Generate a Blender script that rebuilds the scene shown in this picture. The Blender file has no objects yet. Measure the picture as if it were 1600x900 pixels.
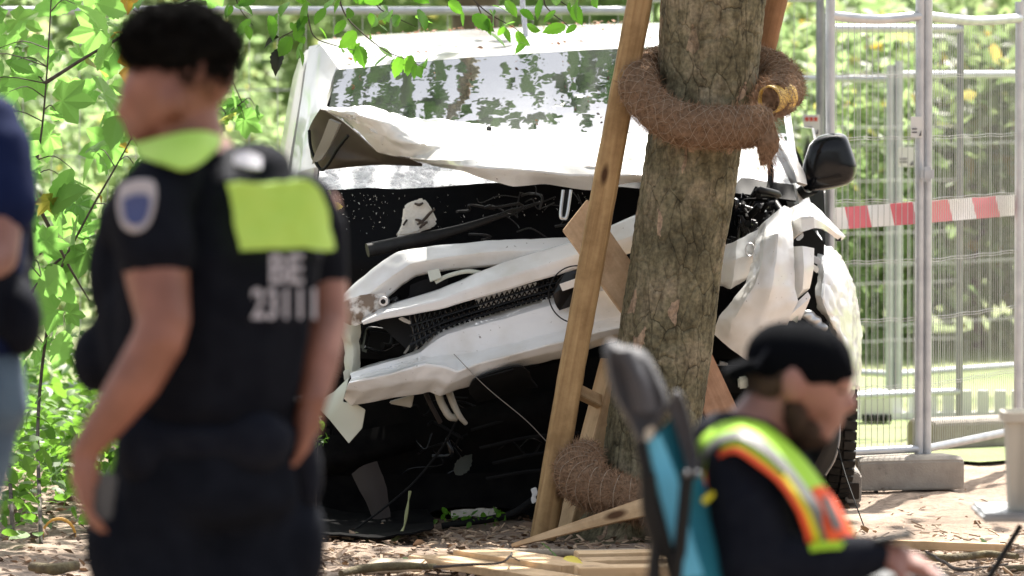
import bpy, bmesh, math, random
import numpy as np
from mathutils import Vector, Matrix, Quaternion, noise

random.seed(7)
RNG = np.random.default_rng(11)
scene = bpy.context.scene
COL = scene.collection
R = math.radians

# ------------------------------------------------------------------ camera
FPX = 200.0 / 36.0 * 1600.0
CAMH = 1.72
TH = math.atan(355.0 / FPX)
cam_data = bpy.data.cameras.new('camera')
cam_data.lens = 200.0
cam_data.sensor_width = 36.0
cam_data.sensor_fit = 'HORIZONTAL'
cam_data.clip_start = 0.5
cam_data.clip_end = 2000.0
cam_data.dof.use_dof = True
cam_data.dof.focus_distance = 20.6
cam_data.dof.aperture_fstop = 4.5
cam = bpy.data.objects.new('camera', cam_data)
cam.location = (0, 0, CAMH)
cam.rotation_euler = (R(90) - TH, 0, 0)
COL.objects.link(cam)
scene.camera = cam

# ------------------------------------------------------------------ light
SUN_EL, SUN_AZ = 55.0, 16.0          # sun stands behind the car, a little to the right
world = bpy.data.worlds.new('World')
scene.world = world
world.use_nodes = True
wn = world.node_tree.nodes
wl = world.node_tree.links
for n in list(wn):
    wn.remove(n)
w_out = wn.new('ShaderNodeOutputWorld')
w_bg = wn.new('ShaderNodeBackground')
w_sky = wn.new('ShaderNodeTexSky')
w_sky.sky_type = 'NISHITA'
w_sky.sun_disc = False
w_sky.sun_elevation = R(SUN_EL)
w_sky.sun_rotation = R(SUN_AZ)
w_sky.air_density = 1.0
w_sky.dust_density = 4.0
w_sky.ozone_density = 0.6
w_hsv = wn.new('ShaderNodeHueSaturation')
w_hsv.inputs['Saturation'].default_value = 0.38
w_bg.inputs['Strength'].default_value = 0.11
wl.new(w_sky.outputs[0], w_hsv.inputs['Color'])
wl.new(w_hsv.outputs[0], w_bg.inputs[0])
wl.new(w_bg.outputs[0], w_out.inputs[0])

sun_d = bpy.data.lights.new('sun', 'SUN')
sun_d.energy = 5.0
sun_d.angle = R(0.5)
sun_d.color = (1.0, 0.94, 0.85)
sun = bpy.data.objects.new('sun', sun_d)
sdir = Vector((math.sin(R(SUN_AZ)) * math.cos(R(SUN_EL)), math.cos(R(SUN_AZ)) * math.cos(R(SUN_EL)), math.sin(R(SUN_EL))))
sun.rotation_euler = sdir.to_track_quat('Z', 'Y').to_euler()
sun.location = sdir * 60
COL.objects.link(sun)

scene.view_settings.view_transform = 'Standard'
scene.view_settings.look = 'None'
scene.view_settings.gamma = 1.0
scene.view_settings.exposure = 1.47
scene.render.engine = 'CYCLES'
scene.cycles.use_denoising = True
scene.cycles.max_bounces = 8
scene.cycles.diffuse_bounces = 3
scene.cycles.glossy_bounces = 3
scene.cycles.transmission_bounces = 4
scene.cycles.transparent_max_bounces = 6
scene.cycles.caustics_reflective = False
scene.cycles.caustics_refractive = False
scene.cycles.sample_clamp_indirect = 6.0

# ------------------------------------------------------------------ helpers
def P(px, py, Y):
    """point at depth Y that stands where the photograph shows pixel (px, py)"""
    u = (px - 800.0) / FPX
    v = (450.0 - py) / FPX
    dy = math.cos(TH) + v * math.sin(TH)
    dz = -math.sin(TH) + v * math.cos(TH)
    t = Y / dy
    return Vector((u * t, Y, CAMH + dz * t))

def G(px, py, z=0.0):
    u = (px - 800.0) / FPX
    v = (450.0 - py) / FPX
    dy = math.cos(TH) + v * math.sin(TH)
    dz = -math.sin(TH) + v * math.cos(TH)
    t = (z - CAMH) / dz
    return Vector((u * t, dy * t, z))

def S(Y):
    return Y / FPX          # metres per photograph pixel at depth Y

def tag(o, label=None, cat=None, group=None, kind=None):
    if label: o['label'] = label
    if cat: o['category'] = cat
    if group: o['group'] = group
    if kind: o['kind'] = kind
    return o

def empty(name, loc, label=None, cat=None, group=None):
    o = bpy.data.objects.new(name, None)
    o.location = loc
    o.empty_display_size = 0.2
    COL.objects.link(o)
    return tag(o, label, cat, group)

def root_inv(p):
    m = Matrix.Identity(4)
    chain = []
    q = p
    while q is not None:
        chain.append(q)
        q = q.parent
    for q in reversed(chain):
        m = m @ q.matrix_parent_inverse @ q.matrix_basis
    return m.inverted()

def link(name, me, mat=None, parent=None, smooth=False):
    """one mesh object with world-space vertices, hung under its parent"""
    o = bpy.data.objects.new(name, me)
    COL.objects.link(o)
    if mat is not None:
        if isinstance(mat, (list, tuple)):
            for m in mat:
                me.materials.append(m)
        else:
            me.materials.append(mat)
    if smooth:
        me.polygons.foreach_set('use_smooth', [True] * len(me.polygons))
    if parent is not None:
        o.parent = parent
        o.matrix_parent_inverse = root_inv(parent)
    return o

def py_mesh(name, v, f):
    me = bpy.data.meshes.new(name)
    me.from_pydata([tuple(a) for a in v], [], f)
    me.update()
    return me

BENCH = bpy.data.scenes.new('bench')     # a small side scene, so that applying modifiers stays quick
def bake(o):
    """apply the modifiers of an object"""
    BENCH.collection.objects.link(o)
    with bpy.context.temp_override(scene=BENCH, view_layer=BENCH.view_layers[0]):
        dg = bpy.context.evaluated_depsgraph_get()
    me = bpy.data.meshes.new_from_object(o.evaluated_get(dg))
    old = o.data
    BENCH.collection.objects.unlink(o)
    o.modifiers.clear()
    o.data = me
    bpy.data.meshes.remove(old)
    return o

def loft(name, rows, mat, parent=None, thick=0.004, sub=2, crease=False, crumple=0.0, cscale=8.0, ridge=0.0, smooth=True, px=True, cr=None):
    """a sheet through rows of (px, py, depth) points, rounded by subdivision, with real thickness"""
    nr, nc = len(rows), len(rows[0])
    v = [P(*p) if px else Vector(p) for r in rows for p in r]
    f = [(i * nc + j, i * nc + j + 1, (i + 1) * nc + j + 1, (i + 1) * nc + j) for i in range(nr - 1) for j in range(nc - 1)]
    me = py_mesh(name, v, f)
    o = link(name, me, mat, parent, smooth)
    if cr is None:
        cr = 0.8 if mat is not None and mat.name.startswith('white_car') else 0.3
    if cr:
        at = me.attributes.new('crease_edge', 'FLOAT', 'EDGE')
        at.data.foreach_set('value', [cr] * len(me.edges))
    if sub:
        m = o.modifiers.new('s', 'SUBSURF'); m.levels = m.render_levels = sub
        m.subdivision_type = 'SIMPLE' if crease else 'CATMULL_CLARK'
        m.boundary_smooth = 'PRESERVE_CORNERS'
    bake(o)
    if crumple:
        for w in o.data.vertices:
            n = noise.noise_vector(w.co * cscale) * crumple + noise.noise_vector(w.co * cscale * 2.7) * crumple * 0.4
            if ridge:
                r_ = 1 - abs(noise.noise(w.co * cscale * 1.3 + Vector((7, 3, 1)))) * 4
                r2 = 1 - abs(noise.noise(w.co * cscale * 2.9 + Vector((1, 9, 4)))) * 5
                n += w.normal * ridge * (max(0, r_) + .5 * max(0, r2))
            w.co += n
    if thick:
        m = o.modifiers.new('t', 'SOLIDIFY'); m.thickness = thick; m.offset = 0
        bake(o)
    if smooth:
        sharpen(o, 22 if mat is not None and mat.name.startswith('white_car') else 40)
    return o

def sharpen(o, deg=40):
    me = o.data
    me.polygons.foreach_set('use_smooth', [True] * len(me.polygons))
    bm = bmesh.new(); bm.from_mesh(me)
    for e in bm.edges:
        if len(e.link_faces) == 2 and e.calc_face_angle(0) > R(deg):
            e.smooth = False
    bm.to_mesh(me); bm.free()

def catmull(pts, n=6):
    pts = [Vector(p) for p in pts]
    if len(pts) < 3:
        return pts
    out = []
    ext = [pts[0] * 2 - pts[1]] + pts + [pts[-1] * 2 - pts[-2]]
    for i in range(1, len(ext) - 2):
        a, b, c, d = ext[i - 1:i + 3]
        for k in range(n):
            t = k / n
            out.append(0.5 * ((2 * b) + (c - a) * t + (2 * a - 5 * b + 4 * c - d) * t * t + (3 * b - a - 3 * c + d) * t ** 3))
    out.append(pts[-1])
    return out

def tube_data(pts, rad, n=10, cap=True):
    k = len(pts)
    if not isinstance(rad, (list, tuple)):
        rad = [rad] * k
    if len(rad) != k:
        rad = list(np.interp(np.linspace(0, 1, k), np.linspace(0, 1, len(rad)), rad))
    v, f = [], []
    t0 = (pts[1] - pts[0]).normalized()
    up = Vector((0, 0, 1)) if abs(t0.z) < 0.9 else Vector((0, 1, 0))
    nrm = t0.cross(up).normalized()
    for i in range(k):
        t = (pts[min(i + 1, k - 1)] - pts[max(i - 1, 0)]).normalized()
        nrm = (nrm - t * nrm.dot(t)).normalized()
        b = t.cross(nrm)
        for j in range(n):
            a = 2 * math.pi * j / n
            v.append(pts[i] + (nrm * math.cos(a) + b * math.sin(a)) * rad[i])
    for i in range(k - 1):
        for j in range(n):
            f.append((i * n + j, i * n + (j + 1) % n, (i + 1) * n + (j + 1) % n, (i + 1) * n + j))
    if cap:
        f.append(tuple(range(n))[::-1])
        f.append(tuple((k - 1) * n + j for j in range(n)))
    return v, f

def tube(name, pts, rad, mat, parent=None, n=10, smooth_path=6, rough=0.0):
    pts = [Vector(p) for p in pts]
    if smooth_path and len(pts) > 2:
        pts = catmull(pts, smooth_path)
    v, f = tube_data(pts, rad, n)
    if rough:
        v = [a + noise.noise_vector(a * 14) * rough for a in v]
    o = link(name, py_mesh(name, v, f), mat, parent)
    sharpen(o, 50)
    return o

def tubes(name, paths, rad, mat, parent=None, n=6, sm=0):
    V, F = [], []
    for p in paths:
        p = [Vector(a) for a in p]
        if sm and len(p) > 2: p = catmull(p, sm)
        v, f = tube_data(p, rad, n)
        b = len(V)
        V += v
        F += [tuple(b + i for i in q) for q in f]
    o = link(name, py_mesh(name, V, F), mat, parent)
    sharpen(o, 50)
    return o

def bar_data(p0, p1, w, t, nrm, taper=1.0, skew=0.0):
    d = (p1 - p0).normalized()
    nrm = (nrm - d * nrm.dot(d)).normalized()
    s = d.cross(nrm)
    v = []
    for p, k, e in ((p0, 1.0, -1), (p1, taper, 1)):
        for a, b in ((-1, -1), (1, -1), (1, 1), (-1, 1)):
            v.append(p + s * (a * w * 0.5 * k) + nrm * (b * t * 0.5) + d * (skew * a * e))
    f = [(3, 2, 1, 0), (4, 5, 6, 7), (0, 1, 5, 4), (1, 2, 6, 5), (2, 3, 7, 6), (3, 0, 4, 7)]
    return v, f

def plank(name, p0, p1, w, t, nrm, mat, parent=None, taper=1.0, bev=0.003, skew=0.0, warp=0.002):
    v, f = bar_data(Vector(p0), Vector(p1), w, t, Vector(nrm), taper, skew)
    o = link(name, py_mesh(name, v, f), mat, parent)
    bm = bmesh.new(); bm.from_mesh(o.data)
    long_e = sorted(bm.edges, key=lambda e: -e.calc_length())[:4]
    bmesh.ops.subdivide_edges(bm, edges=long_e, cuts=9, use_grid_fill=True)
    if bev:
        es = [e for e in bm.edges if len(e.link_faces) == 2 and e.calc_face_angle(0) > 0.5]
        bmesh.ops.bevel(bm, geom=es, offset=bev, segments=2, affect='EDGES')
    for w_ in bm.verts:
        w_.co += noise.noise_vector(w_.co * 5.0) * warp
    bm.to_mesh(o.data); bm.free()
    sharpen(o, 35)
    return o

def box(name, c, size, mat, parent=None, bev=0.01, rot=None, seg=2):
    bm = bmesh.new()
    bmesh.ops.create_cube(bm, size=1.0)
    bmesh.ops.scale(bm, vec=size, verts=bm.verts)
    if bev:
        bmesh.ops.bevel(bm, geom=list(bm.edges), offset=bev, segments=seg, affect='EDGES')
    m = Matrix.Translation(Vector(c)) @ (rot.to_4x4() if rot else Matrix.Identity(4))
    bmesh.ops.transform(bm, matrix=m, verts=bm.verts)
    me = bpy.data.meshes.new(name)
    bm.to_mesh(me); bm.free()
    o = link(name, me, mat, parent)
    sharpen(o, 50)
    return o

def pillow(name, outline, layers, mat, parent=None):
    """a rounded solid: the traced outline repeated at several depths, each scaled about its centre"""
    c = Vector((sum(p[0] for p in outline) / len(outline), sum(p[1] for p in outline) / len(outline), 0))
    ol = catmull([Vector((p[0], p[1], 0)) for p in outline] + [Vector((outline[0][0], outline[0][1], 0))], 4)[:-1]
    n = len(ol)
    v, f = [], []
    for Y, k in layers:
        for p in ol:
            q = c + (p - c) * k
            v.append(P(q.x, q.y, Y))
    for i in range(len(layers) - 1):
        for j in range(n):
            f.append((i * n + j, i * n + (j + 1) % n, (i + 1) * n + (j + 1) % n, (i + 1) * n + j))
    f.append(tuple(range(n))[::-1]); f.append(tuple((len(layers) - 1) * n + j for j in range(n)))
    o = link(name, py_mesh(name, v, f), mat, parent)
    bm = bmesh.new(); bm.from_mesh(o.data)
    bmesh.ops.recalc_face_normals(bm, faces=bm.faces)
    bm.to_mesh(o.data); bm.free()
    sharpen(o, 75)
    return o

def prism(name, outline, Y, depth, mat, parent=None, bev=0.006, tilt=None):
    """a solid with a traced outline (px, py[, Y]) and a real thickness, front face at depth Y"""
    pts = [P(p[0], p[1], p[2] if len(p) > 2 else Y) for p in outline]
    bm = bmesh.new()
    a = [bm.verts.new(p) for p in pts]
    b = [bm.verts.new(p + Vector((0, depth, 0))) for p in pts]
    n = len(pts)
    bm.faces.new(a)
    bm.faces.new(b[::-1])
    for i in range(n):
        bm.faces.new((a[i], b[i], b[(i + 1) % n], a[(i + 1) % n]))
    bmesh.ops.recalc_face_normals(bm, faces=bm.faces)
    if bev:
        bmesh.ops.bevel(bm, geom=list(bm.edges), offset=bev, segments=2, affect='EDGES', clamp_overlap=True)
    bmesh.ops.triangulate(bm, faces=[f for f in bm.faces if len(f.verts) > 4])
    me = bpy.data.meshes.new(name)
    bm.to_mesh(me); bm.free()
    o = link(name, me, mat, parent)
    sharpen(o, 40)
    return o

ICO = {}
for _s in (2, 3):
    _b = bmesh.new(); bmesh.ops.create_icosphere(_b, subdivisions=_s, radius=1.0)
    _b.verts.index_update()
    ICO[_s] = (np.array([tuple(v.co) for v in _b.verts]), np.array([[v.index for v in f.verts] for f in _b.faces]))
    _b.free()
def blob(name, prims, mat, parent=None, voxel=0.01, smooth=6, disp=None):
    """one continuous body: overlapping rounded volumes fused by a voxel remesh and smoothed"""
    V, F, base = [], [], 0
    def put(c, r, rot, t):
        nonlocal base
        tv, tf = ICO[t]
        q = tv * np.array(r)
        if rot is not None: q = q @ np.array(rot).T
        V.append(q + np.array(c)); F.append(tf + base); base += len(tv)
    for p in prims:
        if p[0] == 'e':
            put(p[1], p[2], p[3] if len(p) > 3 else None, 3)
        else:                       # chain of (point, radius or (rx,ry,rz))
            ch = p[1]
            for (a, ra), (b, rb) in zip(ch[:-1], ch[1:]):
                a, b = Vector(a), Vector(b)
                ra = Vector(ra) if isinstance(ra, (tuple, list)) else Vector((ra,) * 3)
                rb = Vector(rb) if isinstance(rb, (tuple, list)) else Vector((rb,) * 3)
                k = max(3, int((b - a).length / (0.3 * min(min(ra), min(rb)))))
                for i in range(k + 1):
                    t = i / k
                    put(a.lerp(b, t), ra.lerp(rb, t), None, 2)
    me = bpy.data.meshes.new(name)
    me.from_pydata(np.concatenate(V).tolist(), [], np.concatenate(F).tolist())
    o = link(name, me, mat, parent)
    m = o.modifiers.new('r', 'REMESH'); m.mode = 'VOXEL'; m.voxel_size = voxel; m.use_smooth_shade = True
    m = o.modifiers.new('s', 'SMOOTH'); m.iterations = smooth; m.factor = 0.5
    bake(o)
    if disp:
        for w in o.data.vertices:
            w.co += w.normal * disp(w.co)
    if mat is not None and len(o.data.materials) == 0:
        o.data.materials.append(mat)
    o.data.polygons.foreach_set('use_smooth', [True] * len(o.data.polygons))
    return o

def fuzz(name, src, n, ln, mat, parent, width=0.0008, down=0.3, keep=None, seed=1):
    """short loose hairs standing off the surface of a mesh"""
    rg = random.Random(seed)
    vs = src.data.vertices
    V, F = [], []
    for i in range(n):
        w = vs[rg.randrange(len(vs))]
        if keep and not keep(w.co): continue
        d = (w.normal + Vector((rg.gauss(0, .6), rg.gauss(0, .6), rg.gauss(-down, .5)))).normalized()
        q = w.co - w.normal * .002
        e = q + d * ln * rg.uniform(.4, .7)
        g = e + (d + Vector((rg.gauss(0, .7), rg.gauss(0, .7), rg.gauss(-down, .6)))).normalized() * ln * .5
        s = d.cross(Vector((rg.gauss(0, 1), rg.gauss(0, 1), rg.gauss(0, 1)))).normalized() * width
        b = len(V)
        V += [q - s, q + s, e - s, e + s, g]
        F += [(b, b + 1, b + 3, b + 2), (b + 2, b + 3, b + 4)]
    o = link(name, py_mesh(name, V, F), mat, parent)
    o['kind'] = 'stuff'
    return o

def rot_mats(n, tilt=0.6, rng=RNG):
    """random leaf frames: z near up with a spread of tilt"""
    yaw = rng.uniform(0, 2 * np.pi, n)
    tx = rng.normal(0, tilt, n)
    ty = rng.normal(0, tilt, n)
    cz, sz = np.cos(yaw), np.sin(yaw)
    cx, sx = np.cos(tx), np.sin(tx)
    cy, sy = np.cos(ty), np.sin(ty)
    Z = np.zeros((n, 3, 3)); X = np.zeros((n, 3, 3)); Yy = np.zeros((n, 3, 3))
    Z[:, 0, 0] = cz; Z[:, 0, 1] = -sz; Z[:, 1, 0] = sz; Z[:, 1, 1] = cz; Z[:, 2, 2] = 1
    X[:, 0, 0] = 1; X[:, 1, 1] = cx; X[:, 1, 2] = -sx; X[:, 2, 1] = sx; X[:, 2, 2] = cx
    Yy[:, 1, 1] = 1; Yy[:, 0, 0] = cy; Yy[:, 0, 2] = sy; Yy[:, 2, 0] = -sy; Yy[:, 2, 2] = cy
    return X @ Yy @ Z

def leaf_template(outline, fold=0.18, droop=0.15):
    """a folded leaf blade from the half outline (x along the midrib 0..1, y half width)"""
    n = len(outline)
    v, f = [], []
    for x, y in outline: v.append((x, 0.0, -droop * x * x))
    for x, y in outline: v.append((x, y, fold * y - droop * x * x))
    for x, y in outline: v.append((x, -y, fold * y - droop * x * x))
    for i in range(n - 1):
        f.append((i, i + 1, n + i + 1, n + i))
        f.append((i + 1, i, 2 * n + i, 2 * n + i + 1))
    return np.array(v), f

OVATE = [(0.0, 0.01), (0.06, 0.12), (0.16, 0.22), (0.2, 0.2), (0.32, 0.29), (0.36, 0.26), (0.48, 0.3), (0.52, 0.25), (0.64, 0.26), (0.68, 0.2), (0.8, 0.17), (0.84, 0.11), (1.0, 0.0)]
SIMPLE = [(0.0, 0.02), (0.35, 0.3), (0.7, 0.22), (1.0, 0.0)]
def maple_template(droop=0.18):
    pts = []
    lobes = [(0, 1.0), (52, 0.86), (100, 0.6), (142, 0.4)]
    half = [(0, 1.0), (10, 0.84), (16, 0.78), (25, 0.62), (36, 0.72), (42, 0.8), (50, 0.9), (60, 0.76), (68, 0.7), (78, 0.56), (90, 0.6), (100, 0.66), (112, 0.52), (128, 0.42), (150, 0.4), (172, 0.12)]
    ang = [(-a, r) for a, r in half[::-1][:-1]] + half
    v = [(0.0, 0.0, 0.0)]
    for a, r in ang:
        x = r * math.cos(R(a)); y = r * math.sin(R(a))
        v.append((x + 0.0, y, -droop * r * r + 0.06 * abs(math.sin(R(a * 3.4)))))
    n = len(ang)
    f = [(0, i + 1, i + 2) for i in range(n - 1)]
    v = np.array(v) * 0.62
    return v, f

def cloud_mesh(name, tmpl, pos, rots, scale):
    tv, tf = tmpl
    n = len(pos)
    v = np.einsum('nij,kj->nki', rots, tv) * np.asarray(scale)[:, None, None] + np.asarray(pos)[:, None, :]
    v = v.reshape(-1, 3)
    k = len(tv)
    faces = []
    for i in range(n):
        b = i * k
        for q in tf:
            faces.append(tuple(b + j for j in q))
    me = bpy.data.meshes.new(name)
    me.from_pydata(v.tolist(), [], faces)
    me.update()
    return me

# ------------------------------------------------------------------ materials
def nodes(m):
    m.use_nodes = True
    return m.node_tree.nodes, m.node_tree.links, m.node_tree.nodes['Principled BSDF']

def mk(name, col, rough=0.6, metal=0.0, col2=None, nscale=6.0, nlo=0.35, nhi=0.65, bump=0.0, bscale=60.0, coat=0.0, spec=0.5, stretch=None, detail=6.0, bdist=0.01, dirt=None, dscale=40.0, dlo=0.62, dhi=0.7):
    m = bpy.data.materials.new(name)
    N, L, b = nodes(m)
    b.inputs['Base Color'].default_value = (*col, 1)
    b.inputs['Roughness'].default_value = rough
    b.inputs['Metallic'].default_value = metal
    b.inputs['Specular IOR Level'].default_value = spec
    if coat:
        b.inputs['Coat Weight'].default_value = coat
        b.inputs['Coat Roughness'].default_value = 0.06
    tc = N.new('ShaderNodeTexCoord')
    vec = tc.outputs['Object']
    if stretch:
        mp = N.new('ShaderNodeMapping')
        mp.inputs['Scale'].default_value = stretch
        L.new(vec, mp.inputs[0]); vec = mp.outputs[0]
    src = None
    if col2:
        nz = N.new('ShaderNodeTexNoise'); nz.inputs['Scale'].default_value = nscale; nz.inputs['Detail'].default_value = detail
        L.new(vec, nz.inputs['Vector'])
        cr = N.new('ShaderNodeValToRGB')
        cr.color_ramp.elements[0].position = nlo; cr.color_ramp.elements[0].color = (*col, 1)
        cr.color_ramp.elements[1].position = nhi; cr.color_ramp.elements[1].color = (*col2, 1)
        L.new(nz.outputs['Fac'], cr.inputs[0])
        src = cr.outputs[0]
        L.new(src, b.inputs['Base Color'])
    if dirt:
        nz = N.new('ShaderNodeTexNoise'); nz.inputs['Scale'].default_value = dscale; nz.inputs['Detail'].default_value = 8; nz.inputs['Roughness'].default_value = 0.65
        L.new(tc.outputs['Object'], nz.inputs['Vector'])
        cr = N.new('ShaderNodeValToRGB')
        cr.color_ramp.elements[0].position = dlo; cr.color_ramp.elements[0].color = (0, 0, 0, 1)
        cr.color_ramp.elements[1].position = dhi; cr.color_ramp.elements[1].color = (1, 1, 1, 1)
        L.new(nz.outputs['Fac'], cr.inputs[0])
        mx = N.new('ShaderNodeMix'); mx.data_type = 'RGBA'
        L.new(cr.outputs[0], mx.inputs['Factor'])
        if src: L.new(src, mx.inputs['A'])
        else: mx.inputs['A'].default_value = (*col, 1)
        mx.inputs['B'].default_value = (*dirt, 1)
        L.new(mx.outputs['Result'], b.inputs['Base Color'])
    if bump:
        nb = N.new('ShaderNodeTexNoise'); nb.inputs['Scale'].default_value = bscale; nb.inputs['Detail'].default_value = 6
        L.new(vec, nb.inputs['Vector'])
        bp = N.new('ShaderNodeBump'); bp.inputs['Strength'].default_value = bump; bp.inputs['Distance'].default_value = bdist
        L.new(nb.outputs['Fac'], bp.inputs['Height'])
        L.new(bp.outputs[0], b.inputs['Normal'])
    return m

def mk_leaf(name, dark, light, trans, tw=0.55, rough=0.45, autumn=None):
    m = bpy.data.materials.new(name)
    N, L, b = nodes(m)
    g = N.new('ShaderNodeNewGeometry')
    oi = N.new('ShaderNodeObjectInfo')
    ad = N.new('ShaderNodeMath'); ad.operation = 'ADD'
    L.new(g.outputs['Random Per Island'], ad.inputs[0]); L.new(oi.outputs['Random'], ad.inputs[1])
    fr = N.new('ShaderNodeMath'); fr.operation = 'FRACT'
    L.new(ad.outputs[0], fr.inputs[0])
    cr = N.new('ShaderNodeValToRGB')
    cr.color_ramp.elements[0].color = (*dark, 1); cr.color_ramp.elements[1].color = (*light, 1)
    if autumn:
        e = cr.color_ramp.elements.new(0.93); e.color = (*light, 1)
        cr.color_ramp.elements[-1].color = (*autumn, 1)
    L.new(fr.outputs[0], cr.inputs[0])
    L.new(cr.outputs[0], b.inputs['Base Color'])
    b.inputs['Roughness'].default_value = rough
    b.inputs['Specular IOR Level'].default_value = 0.4
    tr = N.new('ShaderNodeBsdfTranslucent')
    cr2 = N.new('ShaderNodeValToRGB')
    cr2.color_ramp.elements[0].color = (trans[0] * 0.6, trans[1] * 0.7, trans[2] * 0.6, 1); cr2.color_ramp.elements[1].color = (*trans, 1)
    if autumn:
        e = cr2.color_ramp.elements.new(0.93); e.color = (*trans, 1)
        cr2.color_ramp.elements[-1].color = (min(1, autumn[0] * 2), min(1, autumn[1] * 2), autumn[2], 1)
    L.new(fr.outputs[0], cr2.inputs[0]); L.new(cr2.outputs[0], tr.inputs['Color'])
    mx = N.new('ShaderNodeMixShader'); mx.inputs[0].default_value = tw
    L.new(b.outputs[0], mx.inputs[1]); L.new(tr.outputs[0], mx.inputs[2])
    out = [n for n in N if n.type == 'OUTPUT_MATERIAL'][0]
    L.new(mx.outputs[0], out.inputs['Surface'])
    return m

def mk_wood(name, c1, c2, axis, knots=True, rough=0.7, rscale=1.0):
    """sawn timber: grain running along the axis, growth bands and dark knots"""
    m = bpy.data.materials.new(name)
    N, L, b = nodes(m)
    tc = N.new('ShaderNodeTexCoord')
    d = Vector(axis).normalized()
    q = d.rotation_difference(Vector((0, 0, 1))).to_euler()
    mp0 = N.new('ShaderNodeMapping'); mp0.inputs['Rotation'].default_value = q
    L.new(tc.outputs['Object'], mp0.inputs[0])
    mp = N.new('ShaderNodeMapping'); mp.inputs['Scale'].default_value = (30 * rscale, 30 * rscale, 1.2 * rscale)
    L.new(mp0.outputs[0], mp.inputs[0])
    nz = N.new('ShaderNodeTexNoise'); nz.inputs['Scale'].default_value = 1.6; nz.inputs['Detail'].default_value = 8; nz.inputs['Distortion'].default_value = 0.6
    L.new(mp.outputs[0], nz.inputs['Vector'])
    cr = N.new('ShaderNodeValToRGB')
    cr.color_ramp.elements[0].position = 0.3; cr.color_ramp.elements[0].color = (*c1, 1)
    cr.color_ramp.elements[1].position = 0.72; cr.color_ramp.elements[1].color = (*c2, 1)
    L.new(nz.outputs['Fac'], cr.inputs[0])
    src = cr.outputs[0]
    if knots:
        mp2 = N.new('ShaderNodeMapping'); mp2.inputs['Scale'].default_value = (9, 9, 3.2)
        L.new(mp0.outputs[0], mp2.inputs[0])
        vo = N.new('ShaderNodeTexVoronoi'); vo.inputs['Scale'].default_value = 1.0
        L.new(mp2.outputs[0], vo.inputs['Vector'])
        kr = N.new('ShaderNodeValToRGB')
        kr.color_ramp.elements[0].position = 0.08; kr.color_ramp.elements[0].color = (1, 1, 1, 1)
        kr.color_ramp.elements[1].position = 0.17; kr.color_ramp.elements[1].color = (0, 0, 0, 1)
        L.new(vo.outputs['Distance'], kr.inputs[0])
        mx = N.new('ShaderNodeMix'); mx.data_type = 'RGBA'
        L.new(kr.outputs[0], mx.inputs['Factor']); L.new(src, mx.inputs['A'])
        mx.inputs['B'].default_value = (c1[0] * 0.22, c1[1] * 0.16, c1[2] * 0.12, 1)
        src = mx.outputs['Result']
    ns = N.new('ShaderNodeTexNoise'); ns.inputs['Scale'].default_value = 5; ns.inputs['Detail'].default_value = 7; ns.inputs['Roughness'].default_value = 0.7
    L.new(tc.outputs['Object'], ns.inputs['Vector'])
    cs = N.new('ShaderNodeValToRGB')
    cs.color_ramp.elements[0].position = 0.36; cs.color_ramp.elements[0].color = (0.6, 0.56, 0.52, 1)
    cs.color_ramp.elements[1].position = 0.56; cs.color_ramp.elements[1].color = (1, 1, 1, 1)
    L.new(ns.outputs['Fac'], cs.inputs[0])
    mw = N.new('ShaderNodeMix'); mw.data_type = 'RGBA'; mw.blend_type = 'MULTIPLY'; mw.inputs['Factor'].default_value = 0.8
    L.new(src, mw.inputs['A']); L.new(cs.outputs[0], mw.inputs['B'])
    L.new(mw.outputs['Result'], b.inputs['Base Color'])
    b.inputs['Roughness'].default_value = rough
    b.inputs['Specular IOR Level'].default_value = 0.25
    bp = N.new('ShaderNodeBump'); bp.inputs['Strength'].default_value = 0.35; bp.inputs['Distance'].default_value = 0.003
    L.new(nz.outputs['Fac'], bp.inputs['Height']); L.new(bp.outputs[0], b.inputs['Normal'])
    return m

M = {}
M['paint'] = mk('white_car_paint', (0.78, 0.785, 0.775), 0.3, coat=0.8, col2=(0.62, 0.6, 0.55), nscale=7, nlo=0.45, nhi=0.78, detail=10, dirt=(0.16, 0.13, 0.1), dscale=48, dlo=0.655, dhi=0.72)
def add_scratches(mat):
    N, L, b = nodes(mat)
    old = b.inputs['Base Color'].links[0].from_socket
    tc = N.new('ShaderNodeTexCoord')
    src = old
    for rot, sc, lo in (((0.0, 0.35, 0.2), (4, 4, 150), 0.735), ((0.3, -0.8, 0.5), (5, 5, 190), 0.745)):
        mp = N.new('ShaderNodeMapping'); mp.inputs['Rotation'].default_value = rot; mp.inputs['Scale'].default_value = sc
        L.new(tc.outputs['Object'], mp.inputs[0])
        nz = N.new('ShaderNodeTexNoise'); nz.inputs['Scale'].default_value = 1.0; nz.inputs['Detail'].default_value = 5; nz.inputs['Roughness'].default_value = 0.75
        L.new(mp.outputs[0], nz.inputs['Vector'])
        cr = N.new('ShaderNodeValToRGB')
        cr.color_ramp.elements[0].position = lo - 0.05; cr.color_ramp.elements[0].color = (0, 0, 0, 1)
        cr.color_ramp.elements[1].position = lo; cr.color_ramp.elements[1].color = (0.8, 0.8, 0.8, 1)
        L.new(nz.outputs['Fac'], cr.inputs[0])
        mx = N.new('ShaderNodeMix'); mx.data_type = 'RGBA'
        L.new(cr.outputs[0], mx.inputs['Factor']); L.new(src, mx.inputs['A']); mx.inputs['B'].default_value = (0.24, 0.22, 0.2, 1)
        src = mx.outputs['Result']
    L.new(src, b.inputs['Base Color'])
add_scratches(M['paint'])
M['paint_dirty'] = mk('muddied_paint', (0.72, 0.7, 0.66), 0.6, col2=(0.2, 0.15, 0.11), nscale=22, nlo=0.4, nhi=0.52, bump=0.4, bscale=120, detail=10)
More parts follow.
